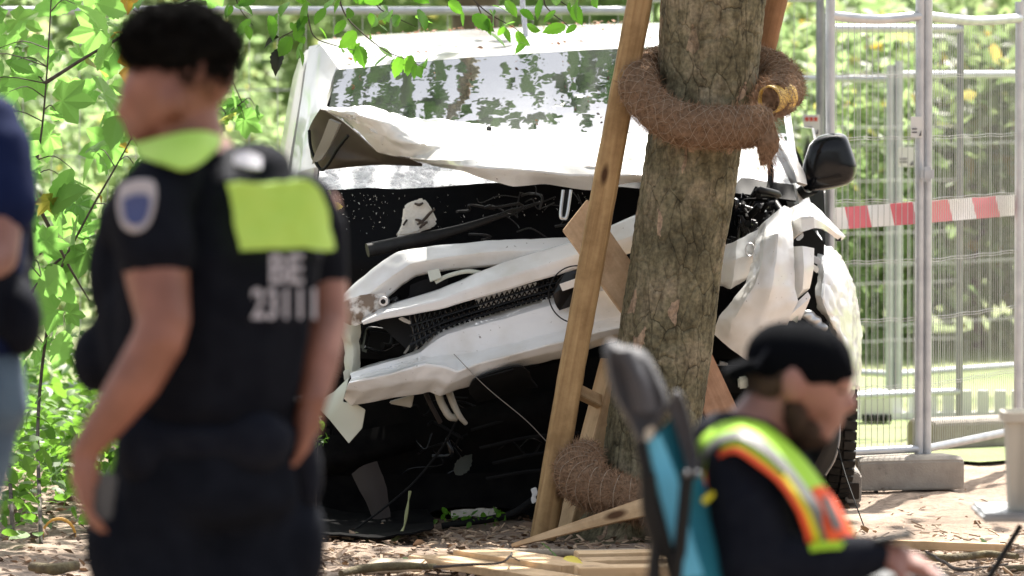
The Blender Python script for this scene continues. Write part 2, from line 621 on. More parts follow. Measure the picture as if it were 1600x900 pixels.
M['paint_dull'] = mk('bare_plastic_white', (0.56, 0.58, 0.5), 0.5, dirt=(0.2, 0.18, 0.13), dscale=30, dlo=0.66, dhi=0.78)
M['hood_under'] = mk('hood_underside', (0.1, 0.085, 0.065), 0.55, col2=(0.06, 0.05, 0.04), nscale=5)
M['hood_rib'] = mk('hood_rib', (0.26, 0.25, 0.23), 0.5)
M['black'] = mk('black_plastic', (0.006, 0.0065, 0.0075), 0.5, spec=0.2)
M['black_gloss'] = mk('black_gloss', (0.006, 0.007, 0.009), 0.14, spec=0.3)
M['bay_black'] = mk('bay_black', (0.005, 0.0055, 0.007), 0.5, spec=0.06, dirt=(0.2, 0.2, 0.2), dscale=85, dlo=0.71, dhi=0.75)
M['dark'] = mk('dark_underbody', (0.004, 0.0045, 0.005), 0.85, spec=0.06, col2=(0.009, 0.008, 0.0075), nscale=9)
M['dark_grey'] = mk('dark_grey_plastic', (0.008, 0.008, 0.009), 0.8, spec=.08, col2=(0.012, 0.012, 0.012), nscale=12)
M['taupe'] = mk('dirty_bracket', (0.035, 0.028, 0.025), 0.7, spec=.2)
M['rubber'] = mk('tyre_rubber', (0.011, 0.011, 0.011), 0.8, spec=.2, col2=(0.028, 0.026, 0.023), nscale=18)
M['silver'] = mk('silver_metal', (0.62, 0.63, 0.64), 0.35, 0.8)
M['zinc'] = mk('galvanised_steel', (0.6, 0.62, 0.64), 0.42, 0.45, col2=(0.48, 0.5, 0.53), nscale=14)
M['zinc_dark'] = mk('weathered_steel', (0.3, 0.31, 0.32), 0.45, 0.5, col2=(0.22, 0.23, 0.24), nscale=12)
M['wire'] = mk('fence_wire', (0.5, 0.5, 0.5), 0.45, 0.2)
M['trim_grey'] = mk('pillar_trim', (0.28, 0.27, 0.26), 0.35, coat=0.4)
M['foam'] = mk('white_foam', (0.8, 0.79, 0.74), 0.9, bump=0.6, bscale=90)
M['yellow_pipe'] = mk('yellow_pipe', (0.75, 0.5, 0.12), 0.45, col2=(0.62, 0.42, 0.12), nscale=8)
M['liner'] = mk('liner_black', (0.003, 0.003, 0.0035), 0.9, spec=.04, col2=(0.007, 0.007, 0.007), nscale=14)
M['void'] = mk('hollow_shade', (0.03, 0.02, 0.012), 0.8)
M['coir'] = mk('coir', (0.135, 0.085, 0.053), 0.95, col2=(0.28, 0.185, 0.12), nscale=60, nlo=0.3, nhi=0.7, bump=1.0, bscale=260, spec=0.1, bdist=0.006)
M['coir_fibre'] = mk('coir_fibre', (0.28, 0.175, 0.108), 0.9, spec=0.15)
M['net'] = mk('coir_net', (0.34, 0.27, 0.2), 0.8, spec=0.2)
M['concrete'] = mk('concrete', (0.3, 0.27, 0.235), 0.9, col2=(0.38, 0.345, 0.3), nscale=16, bump=0.3, bscale=140, dirt=(0.16, 0.14, 0.12), dscale=20, dlo=0.62, dhi=0.74)
M['cream'] = mk('sunlit_patch_cream', (0.42, 0.4, 0.34), 0.6, col2=(0.37, 0.35, 0.3), nscale=4)
M['tape_red'] = mk('tape_red', (0.7, 0.16, 0.2), 0.5)
M['tape_white'] = mk('tape_white', (0.8, 0.8, 0.8), 0.5)
M['sign_white'] = mk('sign_white', (0.78, 0.78, 0.76), 0.5)
M['sign_red'] = mk('sign_red', (0.65, 0.08, 0.05), 0.5)
M['sign_ink'] = mk('sign_ink', (0.12, 0.12, 0.13), 0.5)
M['skin'] = mk('skin', (0.15, 0.058, 0.036), 0.5, col2=(0.22, 0.092, 0.062), nscale=14, bump=0.1, bscale=200)
M['skin_pale'] = mk('skin_pale', (0.22, 0.1, 0.075), 0.5, col2=(0.27, 0.13, 0.1), nscale=9, bump=0.1, bscale=200)
M['hair'] = mk('black_hair', (0.005, 0.0045, 0.004), 0.85, spec=.1, bump=1.0, bscale=160, bdist=0.01)
M['beard'] = mk('brown_beard', (0.045, 0.024, 0.014), 0.8, col2=(0.08, 0.045, 0.025), nscale=120, bump=0.8, bscale=220)
M['navy_cloth'] = mk('navy_black_cloth', (0.005, 0.0065, 0.012), 0.9, spec=0.1, col2=(0.008, 0.01, 0.016), nscale=30, bump=0.3, bscale=300)
M['uniform'] = mk('uniform_cloth', (0.0035, 0.0045, 0.008), 0.9, spec=0.08, col2=(0.006, 0.0075, 0.012), nscale=24, bump=0.3, bscale=260)
M['trouser'] = mk('uniform_trouser', (0.0045, 0.006, 0.01), 0.9, spec=0.06, col2=(0.007, 0.009, 0.0145), nscale=20)
M['tshirt'] = mk('blue_tshirt', (0.006, 0.011, 0.042), 0.9, spec=0.08, col2=(0.01, 0.017, 0.055), nscale=14)
M['denim'] = mk('denim', (0.045, 0.08, 0.13), 0.85, col2=(0.085, 0.14, 0.2), nscale=10, bump=0.3, bscale=400)
M['lime'] = mk('lime_fabric', (0.33, 0.55, 0.08), 0.7, col2=(0.38, 0.6, 0.11), nscale=10)
M['hivis'] = mk('hivis_yellow', (0.29, 0.54, 0.02), 0.8)
M['reflect'] = mk('reflective_band', (0.13, 0.135, 0.13), 0.6)
M['orange'] = mk('hivis_orange', (0.75, 0.09, 0.025), 0.75)
M['hv_yellow'] = mk('hivis_warm_yellow', (0.6, 0.56, 0.02), 0.7)
M['print_white'] = mk('white_print', (0.34, 0.34, 0.38), 0.7)
M['badge_blue'] = mk('badge_blue', (0.03, 0.05, 0.16), 0.6)
M['teal'] = mk('teal_canvas', (0.012, 0.16, 0.24), 0.8, col2=(0.016, 0.2, 0.29), nscale=10)
M['teal_light'] = mk('pale_blue_canvas', (0.09, 0.38, 0.55), 0.8, col2=(0.12, 0.43, 0.6), nscale=8)
M['chair_grey'] = mk('chair_grey_pad', (0.035, 0.036, 0.042), 0.75, col2=(0.055, 0.056, 0.064), nscale=10, bump=0.4, bscale=40, bdist=0.02)
M['tube_black'] = mk('chair_tube', (0.006, 0.0065, 0.007), 0.5, spec=.2)
M['strut'] = mk('strut_grey', (0.028, 0.029, 0.031), 0.5, spec=.3, col2=(.018, .018, .02), nscale=20)
M['cap'] = mk('black_cap', (0.003, 0.0036, 0.005), 0.95, spec=0.03)
M['laptop'] = mk('grey_case', (0.05, 0.055, 0.06), 0.5)
M['leaf_near'] = mk_leaf('leaf_backlit', (0.07, 0.16, 0.035), (0.14, 0.26, 0.07), (0.3, 0.6, 0.13), 0.62, autumn=(0.22, 0.13, 0.03))
M['leaf_twig'] = mk_leaf('leaf_twig', (0.04, 0.11, 0.014), (0.09, 0.2, 0.025), (0.2, 0.48, 0.04), 0.55)
M['leaf_dead'] = mk_leaf('leaf_withered', (0.012, 0.011, 0.006), (0.03, 0.04, 0.012), (0.03, 0.04, 0.01), 0.2)
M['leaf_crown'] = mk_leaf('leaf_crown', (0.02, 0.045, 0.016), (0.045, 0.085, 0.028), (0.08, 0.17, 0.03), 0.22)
M['leaf_far'] = mk_leaf('leaf_far', (0.13, 0.19, 0.085), (0.24, 0.31, 0.16), (0.46, 0.58, 0.28), 0.6, autumn=(0.3, 0.25, 0.1))  # far leaf colours, here and on the next line, paled in place of haze
M['leaf_far2'] = mk_leaf('leaf_far_deep', (0.08, 0.11, 0.05), (0.17, 0.2, 0.1), (0.36, 0.46, 0.2), 0.55, autumn=(0.3, 0.2, 0.07))
M['leaf_ground'] = mk_leaf('leaf_ground', (0.05, 0.13, 0.02), (0.12, 0.25, 0.035), (0.25, 0.5, 0.06), 0.5)
M['litter'] = mk_leaf('leaf_litter', (0.08, 0.045, 0.028), (0.3, 0.21, 0.14), (0.2, 0.1, 0.05), 0.15, 0.8)
M['litter_red'] = mk_leaf('roof_litter', (0.1, 0.05, 0.035), (0.32, 0.17, 0.11), (0.25, 0.12, 0.06), 0.2, 0.8)
M['chips'] = mk_leaf('wood_chip', (0.15, 0.1, 0.065), (0.5, 0.37, 0.25), (0.2, 0.12, 0.08), 0.0, 0.8)
M['yellow_leaf'] = mk('yellow_leaf', (0.62, 0.5, 0.05), 0.6)
M['orange_leaf'] = mk('orange_leaf', (0.8, 0.42, 0.08), 0.6)
M['twig'] = mk('dark_twig', (0.045, 0.035, 0.03), 0.85, col2=(0.1, 0.08, 0.065), nscale=40)
M['branch'] = mk('weathered_branch', (0.2, 0.16, 0.11), 0.85, col2=(0.34, 0.28, 0.21), nscale=20, bump=0.5, bscale=80)
M['log'] = mk('mossy_branch', (0.08, 0.06, 0.035), 0.9, col2=(0.17, 0.14, 0.07), nscale=24, bump=0.8, bscale=90)
M['bark_far'] = mk('far_bark', (0.06, 0.042, 0.028), 0.9, col2=(0.13, 0.1, 0.07), nscale=8)
M['bolt'] = mk('bolt_steel', (0.2, 0.2, 0.21), 0.5, 0.6)
M['webbing'] = mk('vest_webbing', (0.012, 0.014, 0.02), 0.8, spec=.15)
M['strap'] = mk('olive_strap', (0.2, 0.21, 0.09), 0.6)
M['rope'] = mk('grey_rope', (0.36, 0.38, 0.44), 0.8, bump=0.8, bscale=120)

def mk_ground():
    m = bpy.data.materials.new('soil')
    N, L, b = nodes(m)
    tc = N.new('ShaderNodeTexCoord')
    n1 = N.new('ShaderNodeTexNoise'); n1.inputs['Scale'].default_value = 1.3; n1.inputs['Detail'].default_value = 10; n1.inputs['Roughness'].default_value = 0.65
    n2 = N.new('ShaderNodeTexNoise'); n2.inputs['Scale'].default_value = 38; n2.inputs['Detail'].default_value = 8; n2.inputs['Roughness'].default_value = 0.7
    L.new(tc.outputs['Object'], n1.inputs['Vector']); L.new(tc.outputs['Object'], n2.inputs['Vector'])
    c1 = N.new('ShaderNodeValToRGB')
    c1.color_ramp.elements[0].position = 0.35; c1.color_ramp.elements[0].color = (0.2, 0.14, 0.1, 1)
    c1.color_ramp.elements[1].position = 0.62; c1.color_ramp.elements[1].color = (0.45, 0.35, 0.27, 1)
    L.new(n1.outputs['Fac'], c1.inputs[0])
    c2 = N.new('ShaderNodeValToRGB')
    c2.color_ramp.elements[0].position = 0.3; c2.color_ramp.elements[0].color = (0.45, 0.42, 0.4, 1)
    c2.color_ramp.elements[1].position = 0.6; c2.color_ramp.elements[1].color = (1, 1, 1, 1)
    L.new(n2.outputs['Fac'], c2.inputs[0])
    mx = N.new('ShaderNodeMix'); mx.data_type = 'RGBA'; mx.blend_type = 'MULTIPLY'; mx.inputs['Factor'].default_value = 0.85
    L.new(c1.outputs[0], mx.inputs['A']); L.new(c2.outputs[0], mx.inputs['B'])
    L.new(mx.outputs['Result'], b.inputs['Base Color'])
    b.inputs['Roughness'].default_value = 0.95
    bp = N.new('ShaderNodeBump'); bp.inputs['Strength'].default_value = 0.8; bp.inputs['Distance'].default_value = 0.02
    L.new(n2.outputs['Fac'], bp.inputs['Height']); L.new(bp.outputs[0], b.inputs['Normal'])
    return m
M['soil'] = mk_ground()
M['lawn'] = mk('lawn', (0.13, 0.19, 0.06), 0.95, col2=(0.27, 0.3, 0.14), nscale=0.9, nlo=0.3, nhi=0.62, detail=12, bump=0.8, bscale=30, bdist=0.03)

def mk_bark():
    m = bpy.data.materials.new('plane_bark')
    N, L, b = nodes(m)
    tc = N.new('ShaderNodeTexCoord')
    mp = N.new('ShaderNodeMapping'); mp.inputs['Scale'].default_value = (1, 1, 0.42)
    L.new(tc.outputs['Object'], mp.inputs[0])
    nw = N.new('ShaderNodeTexNoise'); nw.inputs['Scale'].default_value = 9; nw.inputs['Detail'].default_value = 6
    L.new(mp.outputs[0], nw.inputs['Vector'])
    ma = N.new('ShaderNodeVectorMath'); ma.operation = 'MULTIPLY_ADD'
    ma.inputs[1].default_value = (0.075, 0.075, 0.075)
    L.new(nw.outputs['Color'], ma.inputs[0]); L.new(mp.outputs[0], ma.inputs[2])
    vo = N.new('ShaderNodeTexVoronoi'); vo.feature = 'DISTANCE_TO_EDGE'; vo.inputs['Scale'].default_value = 16
    L.new(ma.outputs[0], vo.inputs['Vector'])
    vc = N.new('ShaderNodeTexVoronoi'); vc.inputs['Scale'].default_value = 26
    L.new(ma.outputs[0], vc.inputs['Vector'])
    n1 = N.new('ShaderNodeTexNoise'); n1.inputs['Scale'].default_value = 5; n1.inputs['Detail'].default_value = 8; n1.inputs['Roughness'].default_value = 0.7
    L.new(tc.outputs['Object'], n1.inputs['Vector'])
    c1 = N.new('ShaderNodeValToRGB')
    c1.color_ramp.elements[0].position = 0.38; c1.color_ramp.elements[0].color = (0.11, 0.098, 0.062, 1)
    c1.color_ramp.elements[1].position = 0.62; c1.color_ramp.elements[1].color = (0.29, 0.245, 0.17, 1)
    e = c1.color_ramp.elements.new(0.5); e.color = (0.185, 0.165, 0.105, 1)
    L.new(n1.outputs['Fac'], c1.inputs[0])
    # plates that have flaked off show pinkish under-bark
    sp = N.new('ShaderNodeSeparateColor'); L.new(vc.outputs['Color'], sp.inputs[0])
    fr = N.new('ShaderNodeValToRGB')
    fr.color_ramp.elements[0].position = 0.935; fr.color_ramp.elements[0].color = (0, 0, 0, 1)
    fr.color_ramp.elements[1].position = 0.945; fr.color_ramp.elements[1].color = (1, 1, 1, 1)
    L.new(sp.outputs[0], fr.inputs[0])
    mx = N.new('ShaderNodeMix'); mx.data_type = 'RGBA'
    L.new(fr.outputs[0], mx.inputs['Factor']); L.new(c1.outputs[0], mx.inputs['A']); mx.inputs['B'].default_value = (0.36, 0.265, 0.19, 1)
    cr = N.new('ShaderNodeValToRGB')
    cr.color_ramp.elements[0].position = 0.0; cr.color_ramp.elements[0].color = (0.2, 0.19, 0.17, 1)
    cr.color_ramp.elements[1].position = 0.028; cr.color_ramp.elements[1].color = (1, 1, 1, 1)
    L.new(vo.outputs['Distance'], cr.inputs[0])
    nk = N.new('ShaderNodeTexNoise'); nk.inputs['Scale'].default_value = 7; nk.inputs['Detail'].default_value = 4
    L.new(tc.outputs['Object'], nk.inputs['Vector'])
    ck = N.new('ShaderNodeValToRGB')
    ck.color_ramp.elements[0].position = 0.4; ck.color_ramp.elements[0].color = (0.15, 0.15, 0.15, 1)
    ck.color_ramp.elements[1].position = 0.6; ck.color_ramp.elements[1].color = (0.9, 0.9, 0.9, 1)
    L.new(nk.outputs['Fac'], ck.inputs[0])
    m2 = N.new('ShaderNodeMix'); m2.data_type = 'RGBA'; m2.blend_type = 'MULTIPLY'; m2.inputs['Factor'].default_value = 0.75
    L.new(ck.outputs[0], m2.inputs['Factor']); L.new(mx.outputs['Result'], m2.inputs['A']); L.new(cr.outputs[0], m2.inputs['B'])
    n3 = N.new('ShaderNodeTexNoise'); n3.inputs['Scale'].default_value = 70; n3.inputs['Detail'].default_value = 8
    L.new(tc.outputs['Object'], n3.inputs['Vector'])
    c3 = N.new('ShaderNodeValToRGB')
    c3.color_ramp.elements[0].position = 0.3; c3.color_ramp.elements[0].color = (0.55, 0.55, 0.55, 1)
    c3.color_ramp.elements[1].position = 0.65; c3.color_ramp.elements[1].color = (1.15, 1.15, 1.1, 1)
    L.new(n3.outputs['Fac'], c3.inputs[0])
    m3 = N.new('ShaderNodeMix'); m3.data_type = 'RGBA'; m3.blend_type = 'MULTIPLY'; m3.inputs['Factor'].default_value = 1
    L.new(m2.outputs['Result'], m3.inputs['A']); L.new(c3.outputs[0], m3.inputs['B'])
    mp4 = N.new('ShaderNodeMapping'); mp4.inputs['Scale'].default_value = (1, 1, 0.22)
    L.new(tc.outputs['Object'], mp4.inputs[0])
    n4 = N.new('ShaderNodeTexNoise'); n4.inputs['Scale'].default_value = 34; n4.inputs['Detail'].default_value = 6; n4.inputs['Roughness'].default_value = 0.6
    L.new(mp4.outputs[0], n4.inputs['Vector'])
    c4 = N.new('ShaderNodeValToRGB')
    c4.color_ramp.elements[0].position = 0.36; c4.color_ramp.elements[0].color = (0.5, 0.48, 0.45, 1)
    c4.color_ramp.elements[1].position = 0.55; c4.color_ramp.elements[1].color = (1.05, 1.05, 1.05, 1)
    L.new(n4.outputs['Fac'], c4.inputs[0])
    m5 = N.new('ShaderNodeMix'); m5.data_type = 'RGBA'; m5.blend_type = 'MULTIPLY'; m5.inputs['Factor'].default_value = 0.8
    L.new(m3.outputs['Result'], m5.inputs['A']); L.new(c4.outputs[0], m5.inputs['B'])
    L.new(m5.outputs['Result'], b.inputs['Base Color'])
    b.inputs['Roughness'].default_value = 0.9
    b.inputs['Specular IOR Level'].default_value = 0.2
    sm = N.new('ShaderNodeMath'); sm.operation = 'MULTIPLY_ADD'; sm.inputs[1].default_value = 1.0
    mr = N.new('ShaderNodeMapRange'); mr.inputs['From Max'].default_value = 0.07
    L.new(vo.outputs['Distance'], mr.inputs['Value'])
    L.new(mr.outputs[0], sm.inputs[0])
    ml = N.new('ShaderNodeMath'); ml.operation = 'MULTIPLY'; ml.inputs[1].default_value = 0.5
    L.new(n3.outputs['Fac'], ml.inputs[0]); L.new(ml.outputs[0], sm.inputs[2])
    bp = N.new('ShaderNodeBump'); bp.inputs['Strength'].default_value = 0.7; bp.inputs['Distance'].default_value = 0.006
    L.new(sm.outputs[0], bp.inputs['Height']); L.new(bp.outputs[0], b.inputs['Normal'])
    return m
M['bark'] = mk_bark()

def mk_glass(name, cracked):
    """laminated windscreen: dark cabin tint under a strongly reflecting skin, cracked where broken"""
    m = bpy.data.materials.new(name)
    N, L, b = nodes(m)
    b.inputs['Base Color'].default_value = (0.02, 0.028, 0.028, 1)
    b.inputs['Roughness'].default_value = 0.35
    gl = N.new('ShaderNodeBsdfGlossy'); gl.inputs['Roughness'].default_value = 0.015
    gl.inputs['Color'].default_value = (0.97, 0.98, 1.0, 1)
    fz = N.new('ShaderNodeFresnel'); fz.inputs['IOR'].default_value = 6.0
    mx = N.new('ShaderNodeMixShader')
    L.new(fz.outputs[0], mx.inputs[0])
    L.new(b.outputs[0], mx.inputs[1]); L.new(gl.outputs[0], mx.inputs[2])
    out = [n for n in N if n.type == 'OUTPUT_MATERIAL'][0]
    tc = N.new('ShaderNodeTexCoord')
    nw = N.new('ShaderNodeTexNoise'); nw.inputs['Scale'].default_value = 6
    L.new(tc.outputs['Object'], nw.inputs['Vector'])
    ma = N.new('ShaderNodeVectorMath'); ma.operation = 'MULTIPLY_ADD'; ma.inputs[1].default_value = (0.08, 0.08, 0.08)
    L.new(nw.outputs['Color'], ma.inputs[0]); L.new(tc.outputs['Object'], ma.inputs[2])
    vo = N.new('ShaderNodeTexVoronoi'); vo.feature = 'DISTANCE_TO_EDGE'; vo.inputs['Scale'].default_value = 55 if cracked else 5
    L.new(ma.outputs[0], vo.inputs['Vector'])
    if cracked:
        n1 = N.new('ShaderNodeTexNoise'); n1.inputs['Scale'].default_value = 15; n1.inputs['Detail'].default_value = 9; n1.inputs['Roughness'].default_value = 0.7; n1.inputs['Distortion'].default_value = 1.2
        L.new(tc.outputs['Object'], n1.inputs['Vector'])
        c1 = N.new('ShaderNodeValToRGB')
        c1.color_ramp.elements[0].position = 0.42; c1.color_ramp.elements[0].color = (0.1, 0.11, 0.14, 1)
        c1.color_ramp.elements[1].position = 0.66; c1.color_ramp.elements[1].color = (0.62, 0.65, 0.68, 1)
        L.new(n1.outputs['Fac'], c1.inputs[0])
        cr = N.new('ShaderNodeValToRGB')
        cr.color_ramp.elements[0].position = 0.0; cr.color_ramp.elements[0].color = (1, 1, 1, 1)
        cr.color_ramp.elements[1].position = 0.05; cr.color_ramp.elements[1].color = (0, 0, 0, 1)
        L.new(vo.outputs['Distance'], cr.inputs[0])
        mm = N.new('ShaderNodeMix'); mm.data_type = 'RGBA'
        L.new(cr.outputs[0], mm.inputs['Factor']); L.new(c1.outputs[0], mm.inputs['A']); mm.inputs['B'].default_value = (0.7, 0.72, 0.75, 1)
        L.new(mm.outputs['Result'], b.inputs['Base Color'])
        bp = N.new('ShaderNodeBump'); bp.inputs['Strength'].default_value = 0.6; bp.inputs['Distance'].default_value = 0.01
        L.new(n1.outputs['Fac'], bp.inputs['Height'])
        L.new(bp.outputs[0], b.inputs['Normal']); L.new(bp.outputs[0], gl.inputs['Normal'])
        fz.inputs['IOR'].default_value = 1.9
        gl.inputs['Roughness'].default_value = 0.08
    else:
        nb = N.new('ShaderNodeTexNoise'); nb.inputs['Scale'].default_value = 7; nb.inputs['Detail'].default_value = 3
        L.new(tc.outputs['Object'], nb.inputs['Vector'])
        bp = N.new('ShaderNodeBump'); bp.inputs['Strength'].default_value = 0.05; bp.inputs['Distance'].default_value = 0.02
        L.new(nb.outputs['Fac'], bp.inputs['Height'])
        L.new(bp.outputs[0], gl.inputs['Normal'])
    L.new(mx.outputs[0], out.inputs['Surface'])
    return m
M['glass'] = mk_glass('windscreen_glass', False)
M['glass_cracked'] = mk_glass('windscreen_shattered', True)
M['side_glass'] = mk('side_glass', (0.006, 0.007, 0.008), 0.08, spec=0.5)

def wood(c1, c2, axis, knots=True, rs=1.0):
    return mk_wood('timber', c1, c2, axis, knots, rscale=rs)

# ------------------------------------------------------------------ ground, lawn
def axis_pts(segs):
    out = []
    for a, b, n in segs:
        out += list(np.linspace(a, b, n, endpoint=False))
    out.append(segs[-1][1])
    return out
xs = axis_pts([(-400, -20, 10), (-20, -3.2, 12), (-3.2, 3.2, 150), (3.2, 20, 12), (20, 400, 10)])
ys = axis_pts([(-60, 8, 8), (8, 17.5, 12), (17.5, 25, 170), (25, 60, 20), (60, 900, 12)])
def ground_z(x, y):
    k = max(0.0, 1.0 - max(0, abs(x) - 2.6) / 0.6) * max(0.0, min(1, (y - 17.6) / 0.6)) * max(0.0, min(1, (24.8 - y) / 0.6))
    return k * (0.022 * noise.noise(Vector((x * 2.2, y * 2.2, 3))) + 0.012 * noise.noise(Vector((x * 9, y * 9, 1)))) - 0.012
gv = [(x, y, ground_z(x, y)) for y in ys for x in xs]
nx = len(xs)
gf = [(j * nx + i, j * nx + i + 1, (j + 1) * nx + i + 1, (j + 1) * nx + i) for j in range(len(ys) - 1) for i in range(nx - 1)]
ground = link('ground', py_mesh('ground', gv, gf), M['soil'], smooth=True)
tag(ground, kind='structure')

def sheet(name, pts, z, mat):
    o = link(name, py_mesh(name, [(a, b, z) for a, b in pts], [tuple(range(len(pts)))]), mat)
    return tag(o, kind='structure')
sheet('lawn', [(-390, 26.0), (-2.4, 26.0), (-0.5, 26.2), (1.2, 25.2), (2.0, 24.3), (3.0, 25.2), (390, 27.5), (390, 880), (-390, 880)], 0.004, M['lawn'])

# litter of dry leaves and chips lying on the soil
def litter(name, mat, n, xr, yr, tmpl, smin, smax, tilt, z0=0.012, fn=None):
    x = RNG.uniform(*xr, n); y = RNG.uniform(*yr, n)
    if fn is not None:
        keep = np.array([fn(a, b) for a, b in zip(x, y)]); x, y = x[keep], y[keep]
    z = np.array([ground_z(a, b) for a, b in zip(x, y)]) + z0
    pos = np.stack([x, y, z], 1)
    me = cloud_mesh(name, tmpl, pos, rot_mats(len(x), tilt), RNG.uniform(smin, smax, len(x)))
    o = link(name, me, mat)
    return tag(o, kind='stuff')
T_OV = leaf_template(OVATE)
T_SI = leaf_template(SIMPLE, 0.25, 0.1)
T_MAPLE = maple_template()
T_CHIP = (np.array([(0, -.12, -.06), (1, -.16, -.06), (1.05, .14, -.06), (-.05, .1, -.06), (0, -.1, .06), (.96, -.14, .05), (1, .1, .06), (0, .08, .05)]),
          [(3, 2, 1, 0), (4, 5, 6, 7), (0, 1, 5, 4), (1, 2, 6, 5), (2, 3, 7, 6), (3, 0, 4, 7)])
o = litter('leaf_litter', M['litter'], 4600, (-2.6, 2.6), (18.4, 23.2), T_SI, 0.015, 0.055, 0.35, fn=lambda a, b: not (a > 1.0 and b > 20.3 and random.random() < .86))
tag(o, 'dry brown leaves scattered over the soil before the wreck', 'leaf litter')
o = litter('wood_chips', M['chips'], 3200, (-1.2, 2.2), (18.5, 21.0), T_CHIP, 0.008, 0.045, 0.25, 0.014, fn=lambda a, b: not (a > 1.0 and b > 20.3 and random.random() < .6))
tag(o, 'pale splintered wood chips strewn over the soil', 'wood chips')

# ------------------------------------------------------------------ the plane tree that was hit
TY = 20.6
TR = [(-60, 1035, 1204), (0, 1032, 1196), (60, 1030, 1190), (130, 1027, 1183), (230, 1010, 1160), (300, 1000, 1150), (400, 983, 1132),
      (480, 972, 1121), (560, 962, 1112), (640, 950, 1101), (700, 943, 1092), (760, 938, 1086), (800, 930, 1086), (828, 914, 1092), (845, 890, 1112)]
tz, tx, tr = [], [], []
for py, l, r in TR:
    a, b = P(l, py, TY), P(r, py, TY)
    tz.append(a.z); tx.append((a.x + b.x) / 2); tr.append((b.x - a.x) / 2)
tz, tx, tr = tz[::-1], tx[::-1], tr[::-1]
top_z = tz[-1]
tz += [3.0, 4.2, 5.6, 7.2]; tx += [tx[-1] + 0.09, tx[-1] + 0.2, tx[-1] + 0.3, tx[-1] + 0.36]; tr += [0.175, 0.15, 0.11, 0.05]
def trunk_at(z):
    return float(np.interp(z, tz, tx)), float(np.interp(z, tz, tr))
tree = empty('plane_tree', (trunk_at(0)[0], TY, 0), 'leaning tree trunk with flaking bark standing against the crushed white car', 'tree')
NA = 150
zs = list(np.arange(-0.06, 2.15, 0.0085)) + list(np.arange(2.15, 7.25, 0.1))
tv = []
for z in zs:
    cx, rr = trunk_at(z)
    for j in range(NA):
        a = 2 * math.pi * j / NA
        d = Vector((math.cos(a), math.sin(a), 0))
        if z < 2.2:
            q = Vector((d.x * rr, d.y * rr, z * 0.42)) * 16
            q += noise.noise_vector(Vector((d.x, d.y, z * 3)) * 2.2) * 0.9
            dd = noise.voronoi(q)[0]
            crack = min(1.0, (dd[1] - dd[0]) / 0.12)
            h = 0.005 * crack + 0.006 * noise.noise(Vector((d.x * 1.2, d.y * 1.2, z * 1.7)) * 2) + 0.003 * noise.noise(Vector((d.x, d.y, z * 4)) * 9)
            if z < 0.35:
                h += (0.35 - z) ** 2 * 0.5 * max(0, math.cos(a * 4 + 0.6))
        else:
            h = 0.0
        rad = rr - 0.006 + h
        tv.append((cx + d.x * rad, TY + d.y * rad, z))
nz_ = len(zs)
tf = [(i * NA + j, i * NA + (j + 1) % NA, (i + 1) * NA + (j + 1) % NA, (i + 1) * NA + j) for i in range(nz_ - 1) for j in range(NA)]
link('trunk', py_mesh('trunk', tv, tf), M['bark'], tree, smooth=True)
# limbs and crown, above the frame; they shade the car and show in its windscreen
limb_ends = []
rl = random.Random(5)
for k, (z0, az, ln) in enumerate([(3.1, 40, 3.2), (3.4, 120, 3.6), (3.9, 75, 4.6), (4.1, 195, 2.6), (4.6, 10, 3.2), (5.2, 150, 3.4), (5.8, 95, 3.0)]):
    cx, rr = trunk_at(z0)
    p = Vector((cx, TY, z0)); d = Vector((math.cos(R(az)), math.sin(R(az)), 0.55))
    pts = [p]
    for i in range(6):
        p = p + d * (ln / 6)
        d = (d + Vector((rl.uniform(-.2, .2), rl.uniform(-.2, .2), rl.uniform(-.15, .1)))).normalized()
        pts.append(p.copy())
    tube('limb', pts, [rr * 0.5, rr * 0.3, 0.015], M['bark'], tree, n=8)
    limb_ends += pts[2:]
N_CR = 4200
clump = []
for p in limb_ends:
    for i in range(5):
        clump.append(p + Vector((rl.gauss(0, .75), rl.gauss(0, .85), rl.gauss(0.2, .4))))
clump = [c for c in clump if c.z > 3.1]
ci = RNG.integers(0, len(clump), N_CR)
pos = np.array([clump[i] for i in ci]) + RNG.normal(0, 1, (N_CR, 3)) * np.array([0.34, 0.34, 0.16])
pos = pos[pos[:, 2] > 2.75]
# the crown is open towards the sun over the track at right and over the saplings at left
gx_ = pos[:, 0] - pos[:, 2] * sdir.x / sdir.z
gy_ = pos[:, 1] - pos[:, 2] * sdir.y / sdir.z
open_ = ((gx_ > 1.0) & (gy_ > 20.5)) | ((gx_ < -1.15) & (gy_ > 20))
pos = pos[~(open_ & (RNG.uniform(0, 1, len(pos)) < .93))]
n_ = 1700       # a low spray over the bonnet, the part of the crown that the windscreen mirrors
sc_ = np.stack([RNG.uniform(-2.0, 1.5, 32), RNG.uniform(22.2, 25.4, 32), RNG.uniform(3.2, 5.4, 32)], 1)
pos = np.concatenate([pos, sc_[RNG.integers(0, 32, n_)] + RNG.normal(0, 1, (n_, 3)) * np.array([.38, .38, .16])])
szs = np.concatenate([RNG.uniform(0.1, 0.19, len(pos) - n_), RNG.uniform(.06, .19, n_)])
def sun_hits(z, x0, x1, y0, y1):
    k_ = (pos[:, 2] - z) / sdir.z
    a_, b_ = pos[:, 0] - k_ * sdir.x, pos[:, 1] - k_ * sdir.y
    return (a_ > x0) & (a_ < x1) & (b_ > y0) & (b_ < y1)
# sun falls freely on bonnet and roof
clear = (sun_hits(1.42, -1.0, 1.2, 20.95, 22.1) | sun_hits(1.8, -1.0, 1.2, 22.6, 25.6)) & (RNG.uniform(0, 1, len(pos)) < .9)
pos, szs = pos[~clear], szs[~clear]
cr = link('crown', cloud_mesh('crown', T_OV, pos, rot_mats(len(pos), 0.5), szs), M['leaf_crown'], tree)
tag(cr, kind='stuff')

